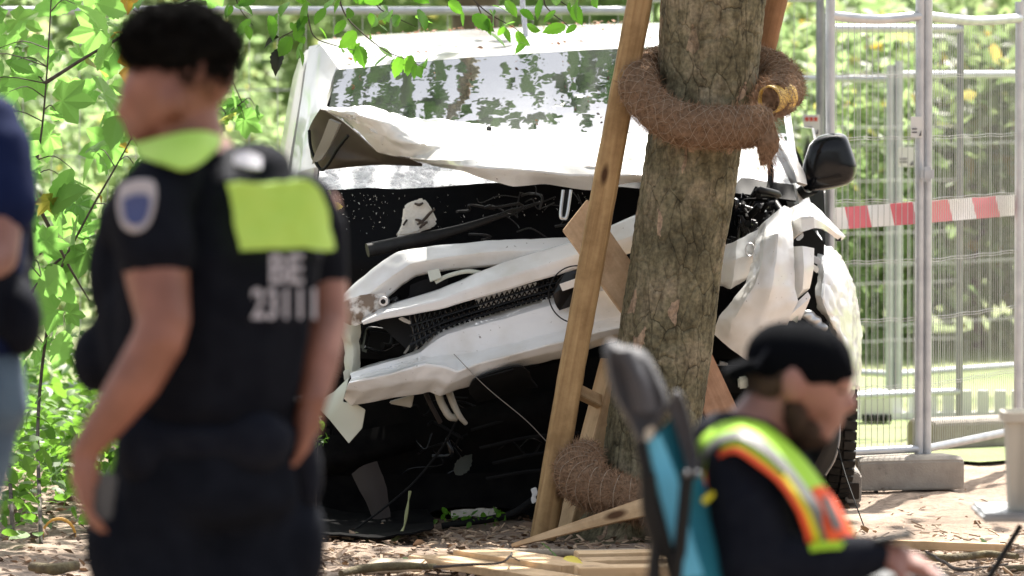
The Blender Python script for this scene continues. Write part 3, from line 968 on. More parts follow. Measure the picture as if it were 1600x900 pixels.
# ------------------------------------------------------------------ timber stakes round the tree
PINE1, PINE2 = (0.29, 0.18, 0.08), (0.47, 0.32, 0.155)
PALE1, PALE2 = (0.52, 0.35, 0.19), (0.66, 0.48, 0.29)
def stake(name, a, b, ra, rb, label, col=(PINE1, PINE2), n=14, grp=None, flat=0.0):
    a, b = Vector(a), Vector(b)
    ax = (b - a).normalized()
    K = 40
    pts = [a.lerp(b, i / K) for i in range(K + 1)]
    pts = [p + noise.noise_vector(p * 1.6) * 0.006 for p in pts]
    v, f = tube_data(pts, [ra + (rb - ra) * i / K for i in range(K + 1)], n)
    # sawn flat along one side
    out = []
    for i, q in enumerate(v):
        c = pts[i // n]
        d = q - c
        if flat and d.y < -flat * ra: d.y = -flat * ra
        out.append(c + d * (1 + 0.05 * noise.noise(q * 20)))
    o = link(name, py_mesh(name, out, f), wood(col[0], col[1], ax))
    sharpen(o, 50)
    tag(o, label, 'stake', 'stakes of the broken tree support')
    return o
stake('wooden_stake', P(1009, -60, 20.56), P(848, 842, 20.5), 0.046, 0.048, 'long round wooden stake leaning left of the trunk down to the soil', flat=0.75)
stake('wooden_stake', P(1226, -60, 20.98), P(1168, 180, 21.02), 0.045, 0.046, 'wooden stake rising behind the upper right of the trunk', ((0.25, 0.13, 0.062), (0.36, 0.2, 0.105)))
def post(name, a, b, w, t, nrm, label, col=(PALE1, PALE2), cat='stake', grp='stakes of the broken tree support', taper=1.0, skew=0.0, knots=True, bev=0.003, rs=1.0):
    o = plank(name, a, b, w, t, nrm, wood(col[0], col[1], Vector(b) - Vector(a), knots, rs), None, taper, bev, skew)
    return tag(o, label, cat, grp)
post('wooden_stake', P(962, 565, 20.86), P(893, 835, 20.74), 0.085, 0.085, (0.75, -1, 0), 'square stake behind the trunk, lower left, its foot in the coir roll')
post('wooden_stake', P(1085, 555, 20.92), P(1152, 700, 20.86), 0.12, 0.03, (0.25, -1, 0.1), 'pinkish board slanting out from behind the trunk towards the wheel', ((0.5, 0.28, 0.17), (0.62, 0.38, 0.25)))
post('cross_batten', P(893, 606, 20.66), P(945, 632, 20.82), 0.05, 0.03, (0, -1, .5), 'short pale batten between two stakes left of the trunk', cat='batten', grp='loose timber round the tree')
# broken board wedged between stake and bumper
bd = post('broken_board', P(898, 336, 20.72), P(1000, 480, 20.72), 0.142, 0.022, (0.12, -1, 0.32), 'pale broken board wedged behind the leaning stake against the grille', cat='board', grp='loose timber round the tree', skew=-0.02, col=((0.68, 0.48, 0.3), (0.76, 0.57, 0.38)), knots=False)

# ------------------------------------------------------------------ coir rolls
def frame_along(pts):
    fr = []
    t0 = (pts[1] - pts[0]).normalized()
    up = Vector((0, 0, 1)) if abs(t0.z) < 0.9 else Vector((0, 1, 0))
    nrm = t0.cross(up).normalized()
    k = len(pts)
    for i in range(k):
        t = (pts[min(i + 1, k - 1)] - pts[max(i - 1, 0)]).normalized()
        nrm = (nrm - t * nrm.dot(t)).normalized()
        fr.append((pts[i], t, nrm.copy(), t.cross(nrm)))
    return fr
def coir_roll(root, ctrl, rad, turns, nhel, nfib, cross=True, netr=0.0009, sm=14):
    pts = catmull([P(*c) for c in ctrl], sm)
    k = len(pts)
    rads = list(np.interp(np.linspace(0, 1, k), np.linspace(0, 1, len(rad)), rad))
    n = 36
    v, f = tube_data(pts, rads, n)
    v = [a + noise.noise_vector(a * 18) * 0.011 + noise.noise_vector(a * 60) * 0.008 for a in v]
    link('coir_mat', py_mesh('coir_mat', v, f), M['coir'], root, smooth=True)
    fr = frame_along(pts)
    paths = []
    for s in ((1, -1) if cross else (1,)):
        for h in range(nhel):
            path = []
            for i in range(k * 3):
                u = i / (k * 3 - 1) * (k - 1)
                i0 = min(int(u), k - 2); t = u - i0
                p = fr[i0][0].lerp(fr[i0 + 1][0], t)
                nn = fr[i0][2].lerp(fr[i0 + 1][2], t); bb = fr[i0][3].lerp(fr[i0 + 1][3], t)
                a = 2 * math.pi * (h / nhel + s * turns * u / (k - 1))
                rr = rads[i0] * (1 - t) + rads[i0 + 1] * t
                a += .5 * noise.noise(Vector((u * .3, h * 3.1, s * 7)))
                path.append(p + (nn * math.cos(a) + bb * math.sin(a)) * (rr + 0.006 + .005 * noise.noise(p * 18 + nn * a)))
            paths.append(path)
    tubes('net', paths, netr, M['net'], root, n=4)
    # loose fibres
    V, F = [], []
    for i in range(nfib):
        u = random.uniform(0, k - 1.001); i0 = int(u); t = u - i0
        a = random.uniform(0, 2 * math.pi)
        p = fr[i0][0].lerp(fr[i0 + 1][0], t)
        nn, bb, tt = fr[i0][2], fr[i0][3], fr[i0][1]
        d = nn * math.cos(a) + bb * math.sin(a)
        q = p + d * (rads[i0] - 0.002)
        ln = random.uniform(0.012, 0.045)
        dr = (d * random.uniform(0.05, 0.7) + tt * random.uniform(-1, 1) + d.cross(tt) * random.uniform(-1, 1)).normalized()
        e = q + dr * ln * 0.55 + d * 0.004
        g = q + dr * ln + d * random.uniform(-0.002, 0.009)
        w = d.cross(dr).normalized() * 0.0007
        b = len(V)
        V += [q - w, q + w, e - w, e + w, g]
        F += [(b, b + 1, b + 3, b + 2), (b + 2, b + 3, b + 4)]
    o = link('fibres', py_mesh('fibres', V, F), M['coir_fibre'], root)
    tag(o, kind='stuff')
    return pts, fr, rads
cr1 = empty('coir_roll', P(1100, 200, 20.33), 'brown coir roll looped round the trunk above the bonnet, yellow pipe inside', 'coir roll', 'coir rolls round the tree')
loop = [(1196, 196, 20.36), (1172, 198, 20.33), (1140, 199, 20.32), (1098, 199, 20.31), (1055, 191, 20.33), (1018, 168, 20.39), (998, 136, 20.47), (1004, 113, 20.6),
        (1035, 100, 20.78), (1095, 88, 20.87), (1155, 92, 20.86), (1190, 104, 20.8), (1214, 116, 20.75), (1226, 136, 20.65), (1218, 150, 20.54), (1207, 155, 20.46)]
pts, fr, rads = coir_roll(cr1, loop, [0.066, 0.072, 0.073, 0.072, 0.068, 0.066, 0.064, 0.064, 0.064, 0.066, 0.07, 0.07, 0.062], 5.5, 8, 10500)
# the open end with the perforated yellow drain pipe
pe = P(1206, 155, 20.45)
pd = Vector((-.62, -.76, -.12)).normalized()
def hollow_pipe(name, a, b, ro, ri, mat, parent, n=28):
    d = (b - a).normalized(); u = d.orthogonal().normalized(); w = d.cross(u)
    v, f = [], []
    for c, rr in ((a, ro), (b, ro), (b, ri), (a, ri)):
        for j in range(n):
            t = 2 * math.pi * j / n
            v.append(c + (u * math.cos(t) + w * math.sin(t)) * rr)
    for s in range(3):
        for j in range(n):
            f.append((s * n + j, s * n + (j + 1) % n, (s + 1) * n + (j + 1) % n, (s + 1) * n + j))
    o = link(name, py_mesh(name, v, f), mat, parent)
    sharpen(o, 40)
    return o
hollow_pipe('drain_pipe', pe - pd * 0.09, pe + pd * 0.016, 0.051, 0.045, M['yellow_pipe'], cr1)
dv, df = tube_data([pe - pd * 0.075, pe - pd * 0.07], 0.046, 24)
link('pipe_shadow_plug', py_mesh('shade_plug', dv, df), M['void'], cr1).name = 'hollow_shade'  # dark disc, the shade inside the pipe put into its colour
# frayed mat hanging from the front end
fray = catmull([P(1190, 205, 20.33), P(1200, 222, 20.31), P(1196, 240, 20.32), P(1193, 256, 20.33)], 6)
v, f = tube_data(fray, [0.05, 0.042, 0.03, 0.012], 16)
v = [a + noise.noise_vector(a * 40) * 0.012 for a in v]
link('frayed_end', py_mesh('frayed_end', v, f), M['coir'], cr1, smooth=True)
V, F = [], []
for i in range(900):
    q = random.choice(fray) + Vector((random.gauss(0, .02), random.gauss(-.01, .015), random.gauss(0, .02)))
    if i % 3 == 0:
        a = random.uniform(0, 6.28); u0 = pd.orthogonal().normalized(); w0 = pd.cross(u0)
        q = pe + pd * random.uniform(-.01, .05) + (u0 * math.cos(a) + w0 * math.sin(a)) * random.uniform(.056, .07)
    e = q + Vector((random.gauss(0, .014), random.gauss(-.004, .01), random.gauss(-.008, .016)))
    g = e + (e - q) * 0.6 + Vector((random.gauss(0, .008), 0, random.gauss(0, .008)))
    b = len(V); w = Vector((0.0006, 0, 0.0004))
    V += [q - w, q + w, e - w, e + w, g]; F += [(b, b + 1, b + 3, b + 2), (b + 2, b + 3, b + 4)]
tag(link('loose_fibres', py_mesh('loose_fibres', V, F), M['coir_fibre'], cr1), kind='stuff')
cr2 = empty('coir_roll', P(930, 800, 20.35), 'brown banded coir roll slumped at the foot of the trunk', 'coir roll', 'coir rolls round the tree')
coir_roll(cr2, [(921, 712, 20.55), (908, 722, 20.48), (902, 740, 20.4), (918, 758, 20.33), (950, 770, 20.28), (990, 784, 20.26), (1035, 794, 20.3), (1075, 800, 20.4)],
          [0.05, 0.072, 0.08, 0.078, 0.074, 0.07, 0.066, 0.06], 8.5, 2, 9000, cross=False, netr=0.0014)

# ------------------------------------------------------------------ timber on the ground
LB = 'loose timber round the tree'
def gp(px, py, z=0.03): return G(px, py, z)
plank_F = post('split_plank', P(800, 853, 20.1), P(1046, 781, 20.12), 0.012, 0.03, (0, -1, .25), 'long split plank propped from the soil up onto the lower coir roll', cat='plank', grp=LB, taper=6.0, bev=0.0015)
post('sawn_board', gp(668, 873), gp(880, 908), 0.15, 0.028, (0, 0, 1), 'left one of the two pale sawn boards lying flat under the twig', cat='board', grp=LB)
post('sawn_board', gp(745, 865, .045), gp(915, 890, .045), 0.19, 0.03, (0, 0.03, 1), 'right one of the two pale sawn boards lying flat under the twig', cat='board', grp=LB)
for k, (a, b, z, lab) in enumerate([((900, 871), (1150, 866), .05, 'farthest of three narrow battens lying beside the camping chair'),
                                   ((905, 882), (1150, 877), .045, 'middle of three narrow battens lying beside the camping chair'),
                                   ((900, 894), (1160, 889), .05, 'nearest of three narrow battens lying beside the camping chair')]):
    post('timber_batten', gp(*a, z), gp(*b, z), 0.07, 0.036, (0, -0.1, 1), lab, cat='batten', grp=LB, rs=.7)
post('timber_batten', gp(1398, 850, .02), gp(1572, 856, .02), 0.045, 0.03, (0, 0, 1), 'lone narrow batten lying on the sunlit soil at right', cat='batten', grp=LB)
post('bark_slab', gp(572, 886, .02), gp(664, 884, .03), 0.13, 0.03, (0, -.2, 1), 'pale flat slab of split wood behind the mossy branch', cat='slab', grp=LB, taper=.55, bev=.008, col=((.5, .38, .26), (.66, .54, .4)), knots=False)
def branch(name, ctrl, rad, mat, label, subs=(), grp='fallen branches', cat='branch', z=None):
    root = None
    o = tube(name, ctrl, rad, mat, None, n=8, rough=0.004)
    tag(o, label, cat, grp)
    for s, r_ in subs:
        tube('side_twig', s, r_, mat, o, n=6, rough=0.002)
    return o
branch('fallen_branch', [gp(533, 896, .03), gp(570, 889, .035), gp(620, 884, .05), (gp(680, 886, .04))], [0.012, 0.016, 0.015, 0.011], M['log'], 'mossy brown branch lying left of the sawn boards')
branch('dark_twig', [gp(676, 886, .07), gp(715, 883, .075), gp(778, 880, .08), gp(797, 869, .09), P(799, 860, 19.6), P(796, 851, 19.6)], [0.005, 0.0045, 0.0035, 0.002], M['twig'],
       'thin forked black twig lying across the sawn boards', [([gp(797, 869, .09), gp(806, 874, .085), gp(812, 877, .08)], 0.002), ([P(798, 858, 19.6), P(804, 854, 19.58)], 0.0015)], cat='twig')
branch('fallen_branch', [gp(735, 862, .02), gp(850, 864, .025), gp(960, 863, .02), gp(1060, 860, .02)], [0.012, 0.014, 0.012, 0.009], M['branch'], 'long grey barkless stick behind the sawn boards')
branch('fallen_branch', [gp(1425, 868, .02), gp(1480, 872, .02), gp(1540, 866, .02), gp(1590, 869, .03)], [0.012, 0.014, 0.013, 0.01], M['log'], 'dark mossy branch on the soil right of the seated man')
branch('dark_twig', [gp(1447, 862, .05), gp(1475, 878, .03), gp(1502, 890, .02), gp(1575, 882, .02)], [0.004, 0.006, 0.006, 0.004], M['twig'], 'kinked black twig on the soil at lower right', cat='twig')
branch('fallen_branch', [gp(1570, 890, .02), gp(1660, 884, .03)], [0.014, 0.012], M['log'], 'short dark branch at the lower right edge')
branch('fallen_branch', [gp(48, 886, .03), gp(85, 889, .03), gp(118, 884, .03)], [0.016, 0.02, 0.018], M['log'], 'short mossy log end on the soil left of the officer')
def single_leaf(name, p, size, mat, tmpl, eul, label=None, parent=None, cat='leaf', grp=None):
    me = py_mesh(name, (np.array(tmpl[0]) * size).tolist(), tmpl[1])
    q = (Matrix.Translation(p) @ Matrix.Rotation(eul[2], 4, 'Z') @ Matrix.Rotation(eul[1], 4, 'Y') @ Matrix.Rotation(eul[0], 4, 'X'))
    me.transform(q)
    o = link(name, me, mat, parent, smooth=True)
    if label: tag(o, label, cat, grp)
    return o
single_leaf('green_leaf', G(858, 858, .05), .09, M['leaf_ground'], T_MAPLE, (.7, .2, 1.2), 'green leaf lying by the tip of the split plank')
single_leaf('green_leaf', G(628, 873, .03), .04, M['leaf_ground'], T_OV, (.6, .2, .2), 'small green leaf on the soil above the mossy branch')
single_leaf('yellow_leaf', G(880, 872, .09), .07, M['yellow_leaf'], T_OV, (.4, .1, -.4), 'yellow leaf lying at the left ends of the battens')
single_leaf('green_leaf', G(1538, 848, .03), .06, M['leaf_ground'], T_MAPLE, (.8, 0, 1), 'small green leaf on the soil beside the lone batten')
# curled orange leaf, left
cv = []
for i in range(13):
    a = R(200 - i * 17)
    for w in (-.5, .5):
        cv.append(P(92 + 24 * math.cos(a), 838 - 26 * math.sin(a), 20.6) + Vector((0, w * 0.05 * math.sin(math.pi * (i + .6) / 13), 0)))
cf = [(2 * i, 2 * i + 1, 2 * i + 3, 2 * i + 2) for i in range(12)]
o = link('curled_leaf', py_mesh('curled_leaf', cv, cf), M['orange_leaf'], smooth=True)
m = o.modifiers.new('t', 'SOLIDIFY'); m.thickness = 0.008; bake(o)
tag(o, 'curled orange leaf in the greenery left of the officer', 'leaf')

# ------------------------------------------------------------------ shrubs and trees
def leaf_objs(root, placed, mat, tmpls):
    """each leaf a mesh object of its own, sharing a few blades"""
    for k, (p, size, eul, ti) in enumerate(placed):
        o = bpy.data.objects.new('leaf', tmpls[ti])
        COL.objects.link(o)
        o.parent = root
        o.matrix_parent_inverse = root_inv(root)
        o.location = p
        o.rotation_euler = eul
        o.scale = (size, size, size)
def blade(name, t, mat):
    me = py_mesh(name, t[0].tolist(), t[1]); me.materials.append(mat)
    return me
B_MAPLE = blade('maple_blade', maple_template(.22), M['leaf_near'])
B_MAPLE2 = blade('maple_blade_flat', maple_template(.08), M['leaf_near'])
B_OV = blade('ovate_blade', leaf_template(OVATE, .2, .2), M['leaf_near'])
B_TW1 = blade('twig_blade', leaf_template(OVATE, .2, .25), M['leaf_twig'])
B_TW2 = blade('twig_blade_flat', leaf_template(OVATE, .08, .1), M['leaf_twig'])
B_DEAD = blade('dead_blade', leaf_template(OVATE, .5, .4), M['leaf_dead'])

rv = random.Random(21)
def leaf_eul(spread=0.8, face=0.9):
    # blades hang with their upper side tipped towards the light, some edge on
    return (rv.gauss(face, .55), rv.gauss(0.35, .5), rv.uniform(0, 6.283))

def sapling(name, label, stems, region, n, blades, grp, smin=.08, smax=.22):
    base = stems[0][0]
    root = empty(name, (base.x, base.y, 0), label, 'shrub', grp)
    anchors = []
    for s in stems:
        pts = catmull(s, 6)
        tube('stem', s, [0.008, 0.005, 0.0025], M['twig'], root, n=7)
        anchors += pts
    placed = []
    tw = []
    for i in range(n):
        px, py, Y = region()
        p = P(px, py, Y)
        size = rv.uniform(smin, smax)
        placed.append((p, size, leaf_eul(), rv.randrange(len(blades))))
        if i % 3 == 0:
            a = min(anchors, key=lambda q: (q - p).length)
            if (a - p).length < 0.5:
                tw.append([a, a.lerp(p, .5) + Vector((0, 0, .03)), p])
    if tw:
        tag(tubes('twigs', tw, [0.0028, 0.0014], M['twig'], root, n=5, sm=3), kind='stuff')
    leaf_objs(root, placed, None, blades)
    return root

def reg1():
    while True:
        px = rv.uniform(-60, 225); py = rv.uniform(-40, 560)
        k = 1.0
        if px > 150 and 250 < py: k = .35
        if px > 110 and py > 380: k = .2
        if rv.random() < k: return px, py, rv.uniform(21.0, 22.6)
sapling('maple_sapling', 'bright backlit sapling with lobed green leaves behind the officer, left', [
    [G(64, 850), P(60, 640, 21.5), P(86, 450, 21.5), P(130, 350, 21.5), P(180, 262, 21.5), P(206, 215, 21.5)],
    [G(20, 840), P(10, 600, 21.4), P(20, 420, 21.4), P(58, 250, 21.4), P(72, 130, 21.4), P(82, -40, 21.4)],
    [P(30, 480, 21.6), P(100, 400, 21.6), P(160, 395, 21.6)],
    [P(64, 330, 21.4), P(110, 420, 21.5), P(140, 470, 21.5)],
    [P(70, 130, 21.4), P(150, 80, 21.4), P(260, 20, 21.4), P(330, -20, 21.4)]], reg1, 200, [B_MAPLE, B_MAPLE2, B_OV], 'young trees behind the fence line')
def reg2():
    if rv.random() < .4: return rv.uniform(332, 402), rv.uniform(145, 192), rv.uniform(23, 23.6)
    return rv.uniform(150, 345), rv.uniform(-20, 200), rv.uniform(23, 23.8)
sapling('maple_sapling', 'second sapling whose leaves show right of the officer\'s neck', [
    [G(300, 790), P(320, 500, 23.3), P(330, 300, 23.3), P(350, 190, 23.3), P(378, 160, 23.3)],
    [P(330, 300, 23.3), P(290, 150, 23.4), P(240, 40, 23.4)]], reg2, 45, [B_MAPLE, B_MAPLE2], 'young trees behind the fence line', .08, .15)

# overhanging branch with leaves along the top edge
ob = empty('overhanging_branch', P(700, -60, 20.9), 'thin leafy branch hanging into view above the car roof', 'branch')
OBY = 20.9
stems = [[(520, -40), (537, 18), (560, 46), (600, 78), (635, 93), (668, 108)], [(470, -40), (482, 30), (492, 58), (520, 70), (560, 80)],
         [(560, -40), (590, 10), (620, 28), (650, 42)], [(700, -40), (745, 5), (770, 25), (810, 48), (824, 72)], [(860, -40), (850, 0), (862, 20), (885, 38), (893, 52)],
         [(360, -40), (372, 8), (395, 40)], [(480, 30), (455, 50), (436, 62), (440, 90)], [(745, 5), (757, 35), (760, 50)], [(830, -40), (880, 5), (905, 16)]]
tubes('twig', [[P(x, y, OBY + .02 * i) for x, y in s] for i, s in enumerate(stems)], [0.0035, 0.0022, 0.0012], M['twig'], ob, n=6, sm=5)
OL = [(557, 62, 30, 1), (562, 76, 24, 0), (592, 82, 20, 1), (610, 94, 28, 1), (628, 98, 26, 0), (645, 102, 24, 1), (658, 110, 26, 0), (668, 104, 22, 1), (585, 32, 24, 1), (608, 30, 28, 0), (626, 36, 24, 2), (650, 40, 30, 1),
      (655, 26, 30, 1), (738, 36, 30, 0), (757, 36, 22, 1), (758, 60, 36, 1), (775, 28, 26, 0), (786, 50, 20, 1), (806, 60, 24, 0), (824, 70, 22, 1), (812, 74, 20, 1), (770, 18, 22, 0), (884, 52, 28, 1), (896, 18, 26, 0), (845, 8, 24, 1),
      (868, 24, 20, 1), (905, 6, 26, 0), (372, 14, 22, 0), (392, 42, 30, 1), (420, 36, 30, 0), (434, 30, 24, 0), (480, 16, 36, 1), (508, 22, 24, 1), (470, 44, 26, 0), (436, 66, 20, 3), (440, 88, 30, 3), (456, 70, 30, 0), (474, 72, 24, 1),
      (548, 22, 20, 0), (700, 12, 24, 0), (720, 24, 20, 1), (640, -4, 26, 0), (550, -6, 24, 1), (450, 14, 26, 0), (400, 8, 24, 1), (790, 10, 24, 1), (812, 24, 20, 0), (560, 82, 26, 0), (592, 44, 16, 1), (498, 50, 18, 0), (520, 8, 22, 1), (600, 6, 26, 0), (870, 0, 22, 1), (930, 2, 22, 0), (545, 66, 22, 2), (466, 84, 20, 0)]
for i in range(34):
    s_ = rv.choice(stems); k_ = rv.randrange(1, len(s_)); f_ = rv.random()
    OL.append((s_[k_ - 1][0] * (1 - f_) + s_[k_][0] * f_ + rv.gauss(0, 9), s_[k_ - 1][1] * (1 - f_) + s_[k_][1] * f_ + rv.gauss(6, 8), rv.uniform(10, 22), rv.choice([0, 1, 1, 2])))
tm = [B_TW1, B_TW2, B_TW1, B_DEAD]
leaf_objs(ob, [(P(x, y - s * .4, OBY + rv.uniform(-.06, .08)), s * S(OBY) * 1.4, (rv.gauss(0, .9), rv.uniform(.1, 1.3), rv.uniform(-3.4, .3)), t) for x, y, s, t in OL], None, tm)
# grey rope hanging to the roof
tag(tube('grey_rope', [P(812, -60, 23.2), P(817, 10, 23.2), P(822, 58, 23.2)], .0105, M['rope'], n=10), 'thin grey rope hanging down onto the car roof', 'rope')

# low greenery at the left
n = 3000
u = RNG.uniform(0, 1, n)
yy = RNG.uniform(20.0, 28.5, n)
px_ = RNG.uniform(-160, 260, n)
yy = np.where((yy < 20.8) & (px_ > 95), 22.5, yy)
xx = np.array([G(px, 800).x for px in px_]) * yy / 21.0
hh = RNG.beta(1.2, 3.0, n) * 0.5
pos = np.stack([xx, yy, hh + .02], 1)
o = link('ground_cover', cloud_mesh('ground_cover', T_OV, pos, rot_mats(n, .6), RNG.uniform(.04, .1, n)), M['leaf_ground'])
tag(o, 'low green undergrowth at the foot of the sapling, left', 'undergrowth', kind='stuff')
# weeds in front of the left fender
n = 60
pos = np.array([P(RNG.uniform(445, 510), RNG.uniform(645, 700), RNG.uniform(20.9, 21.05)) for _ in range(n)])
wd = empty('weed', P(475, 840, 21.0), 'small weed with yellow-green leaves growing before the torn left fender', 'weed')
tubes('stalk', [[P(476 + 6 * k, 846, 21), P(470 + 8 * k, 760, 20.98), P(462 + 12 * k, 660, 20.96)] for k in range(4)], .0025, M['twig'], wd, n=5, sm=4)
tag(link('foliage', cloud_mesh('foliage', T_OV, pos, rot_mats(n, .7), RNG.uniform(.02, .045, n)), M['leaf_ground'], wd), kind='stuff')

# background: three shrub shapes, shared
def crown_mesh(name, n, size, rx, ry, rz, seed, mat, clumps=26):
    rg = np.random.default_rng(seed)
    d = rg.normal(0, 1, (clumps, 3)); d /= np.linalg.norm(d, axis=1)[:, None]
    c = d * rg.uniform(.25, 1, (clumps, 1)) ** .5 * np.array([rx, ry, rz])
    ci = rg.integers(0, clumps, n)
    pos = c[ci] + rg.normal(0, 1, (n, 3)) * np.array([rx, ry, rz]) * .2
    pos[:, 2] += rz * 1.02
    pos = pos[pos[:, 2] > 0.03]
    me = cloud_mesh(name, T_SI, pos, rot_mats(len(pos), .7, rg), rg.uniform(size * .6, size * 1.3, len(pos)))
    me.materials.append(mat)
    return me
CM = [crown_mesh('shrub_crown_a', 2600, .12, 1.0, .8, 1.1, 1, M['leaf_far']), crown_mesh('shrub_crown_b', 2400, .13, .9, .9, .9, 2, M['leaf_far2']),
      crown_mesh('tree_crown_a', 4200, .2, 1.9, 1.6, 1.9, 3, M['leaf_far'], 40), crown_mesh('tree_crown_b', 4200, .2, 1.8, 1.7, 2.2, 4, M['leaf_far2'], 40)]
TRK = {}
def trunk_mesh(h, r):
    v, f = tube_data([Vector((0, 0, -.05)), Vector((.03, 0, h * .5)), Vector((-.02, .04, h))], [r, r * .8, r * .5], 9)
    me = py_mesh('far_trunk', v, f); me.materials.append(M['bark_far'])
    me.polygons.foreach_set('use_smooth', [True] * len(me.polygons))
    return me
TRK['s'] = trunk_mesh(.9, .035); TRK['t'] = trunk_mesh(4.0, .13); TRK['u'] = trunk_mesh(3.0, .1)
def bush(name, x, y, ci, trk, lift, sc, rz, label, cat, grp):
    r = empty(name, (x, y, 0), label, cat, grp)
    for nm, me, dz, s in (('trunk', TRK[trk], 0, (1, 1, 1)), ('crown', CM[ci], lift, (sc, sc, sc))):
        o = bpy.data.objects.new(nm, me); COL.objects.link(o)
        o.parent = r; o.location = (0, 0, dz); o.scale = s; o.rotation_euler = (0, 0, rz)
    return r
def X(px, Y): return (px - 800) * S(Y)
shr = [(1240, 33, 0, .85, 'bright bush behind the fence just right of the coir roll'), (1330, 36, 1, 1.0, 'dull green bush behind the fence, between the two nearest posts'), (1440, 35, 0, .9, 'yellowish bush behind the barrier tape, right of the middle post'),
       (1530, 34, 1, 1.1, 'dark twiggy bush behind the right fence panel'), (1640, 36, 1, 1.1, 'dark bush at the right edge behind the fence'), (1150, 40, 0, 1.0, 'bush behind the trunk, seen between trunk and car roof'),
       (1385, 42, 1, 1.2, 'deep green bush in the second row behind the middle post'), (1500, 44, 0, 1.2, 'pale bush in the second row at the right'),
       (415, 44, 0, .62, 'green bush seen between the officer\'s neck and the car roof'), (60, 38, 0, .8, 'pale bush far behind the sapling at the left edge'), (-80, 36, 0, .9, 'pale bush far behind the person at the left edge'), (300, 52, 0, 1.0, 'blurred bush behind the officer\'s head')]
for i, (px, Y, ci, sc, lab) in enumerate(shr):
    bush('background_shrub', X(px, Y), Y, ci, 's', 0.0, sc, i * 1.3, lab, 'bush', 'bushes behind the fences')
words = ['first', 'second', 'third', 'fourth', 'fifth', 'sixth', 'seventh', 'eighth']
for i in range(8):
    Y = 62 + (i * 7 % 13)
    bush('background_tree', -5.6 + i * 1.65, Y, 2 + (i % 2 if i > 3 else 0), 'u', .3, 1.15, i * 2.1, 'blurred leafy tree in the far green wall, %s from the left' % words[i], 'tree', 'trees in the far green wall')
for i, x in enumerate((-9.2, -7.4, 7.6, 9.4)):
    bush('background_tree', x, 66 + i, 2 + i % 2, 'u', .3, 1.15, i * 1.7, 'leafy tree at the %s end of the far green wall, %s' % (('left', 'outermost') if i == 0 else ('left', 'second from its end') if i == 1 else ('right', 'second from its end') if i == 2 else ('right', 'outermost')), 'tree', 'trees in the far green wall')
# one dark trunk right behind the roof
bt = empty('background_tree', (X(744, 31.5), 31.5, 0), 'dark brown tree trunk showing above the middle of the car roof', 'tree')
tube('trunk', [Vector((X(744, 31.5), 31.5, -.05)), Vector((X(742, 31.5), 31.5, 1.6)), Vector((X(746, 31.5), 31.5, 4.5))], [.15, .135, .1], M['bark_far'], bt, n=14)
o = bpy.data.objects.new('crown', CM[3]); COL.objects.link(o); o.parent = bt; o.location = (0, 0, 3.6); o.scale = (1, 1, 1)

# ------------------------------------------------------------------ fences
def fence_panel(name, p0, p1, h, label, grp, vstep, hzs, wr, pr, mat_post, rail_r=.02, z0=.14, mat_wire=None, foot=True, sag=.0, vwave=.002):
    p0, p1 = Vector(p0), Vector(p1)
    root = empty(name, (p0 + p1) * .5, label, 'fence', grp)
    up = Vector((0, 0, 1))
    for p in (p0, p1):
        tube('post', [p + up * (z0 - .1), p + up * (h * .5), p + up * (h + .04)], pr, mat_post, root, n=14, smooth_path=0)
    tube('rail', [p0 + up * (h - .03), p0.lerp(p1, .5) + up * (h - .03 - sag), p1 + up * (h - .03)], rail_r, M['zinc'], root, n=10, smooth_path=8)
    tube('rail', [p0 + up * (z0 + .015), p1 + up * (z0 + .015)], rail_r * .8, M['zinc'], root, n=10)
    L_ = (p1 - p0).length
    paths = []
    k = int(L_ / vstep)
    for i in range(1, k):
        q = p0.lerp(p1, i / k)
        paths.append([q + up * (z0 + .015), q + up * (h - .03)])
    tubes('upright_wires', paths, wr, mat_wire or M['wire'], root, n=4)
    nrm = (p1 - p0).cross(up).normalized()
    paths = []
    for hz in hzs:
        for dz in (-.005, .005):
            pts = [p0.lerp(p1, t / 24) + up * (hz + dz + vwave * math.sin(t * .9 + hz * 9)) + nrm * .004 for t in range(25)]
            paths.append(pts)
    tubes('cross_wires', paths, wr * .9, mat_wire or M['wire'], root, n=5)
    return root
def gx(px, Y): return Vector(((px - 800) * S(Y), Y, 0))
FG = 'panels of the site fence'
HZ = [.41, .68, .915, 1.16, 1.41, 1.66]
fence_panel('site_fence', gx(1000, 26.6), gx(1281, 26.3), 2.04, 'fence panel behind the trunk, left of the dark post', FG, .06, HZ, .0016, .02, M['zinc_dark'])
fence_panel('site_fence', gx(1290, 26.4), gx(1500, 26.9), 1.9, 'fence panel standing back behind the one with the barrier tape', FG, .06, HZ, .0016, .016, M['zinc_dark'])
fence_panel('site_fence', gx(1297, 22.66), gx(1437, 22.92), 1.93, 'narrow fence panel ending at the middle post, barrier tape behind it', FG, .03, HZ, .0014, .019, M['zinc'], sag=.015)
fence_panel('site_fence', gx(1449, 22.93), gx(1592, 24.1), 1.93, 'fence panel between the middle post and the right edge post', FG, .03, HZ, .0014, .019, M['zinc'], sag=.015)
fence_panel('site_fence', gx(1602, 24.2), gx(1900, 25.5), 1.96, 'fence panel running out of the right edge', FG, .06, HZ, .002, .021, M['zinc'])
FB = 'panels of the far fence'
fence_panel('site_fence', gx(-140, 27.4), gx(1010, 27.3), 1.99, 'wide mesh fence panel behind the car, its top rail above the roof', FB, .135, [.3, .62, .94, 1.26, 1.58], .0022, .02, M['zinc'], rail_r=.021, vwave=0)
fence_panel('site_fence', gx(1100, 29.2), gx(1391, 28.4), 1.66, 'far fence panel ending at the pale post behind the tape', FB, .1, [.4, .7, 1.0, 1.3], .002, .022, M['zinc'])
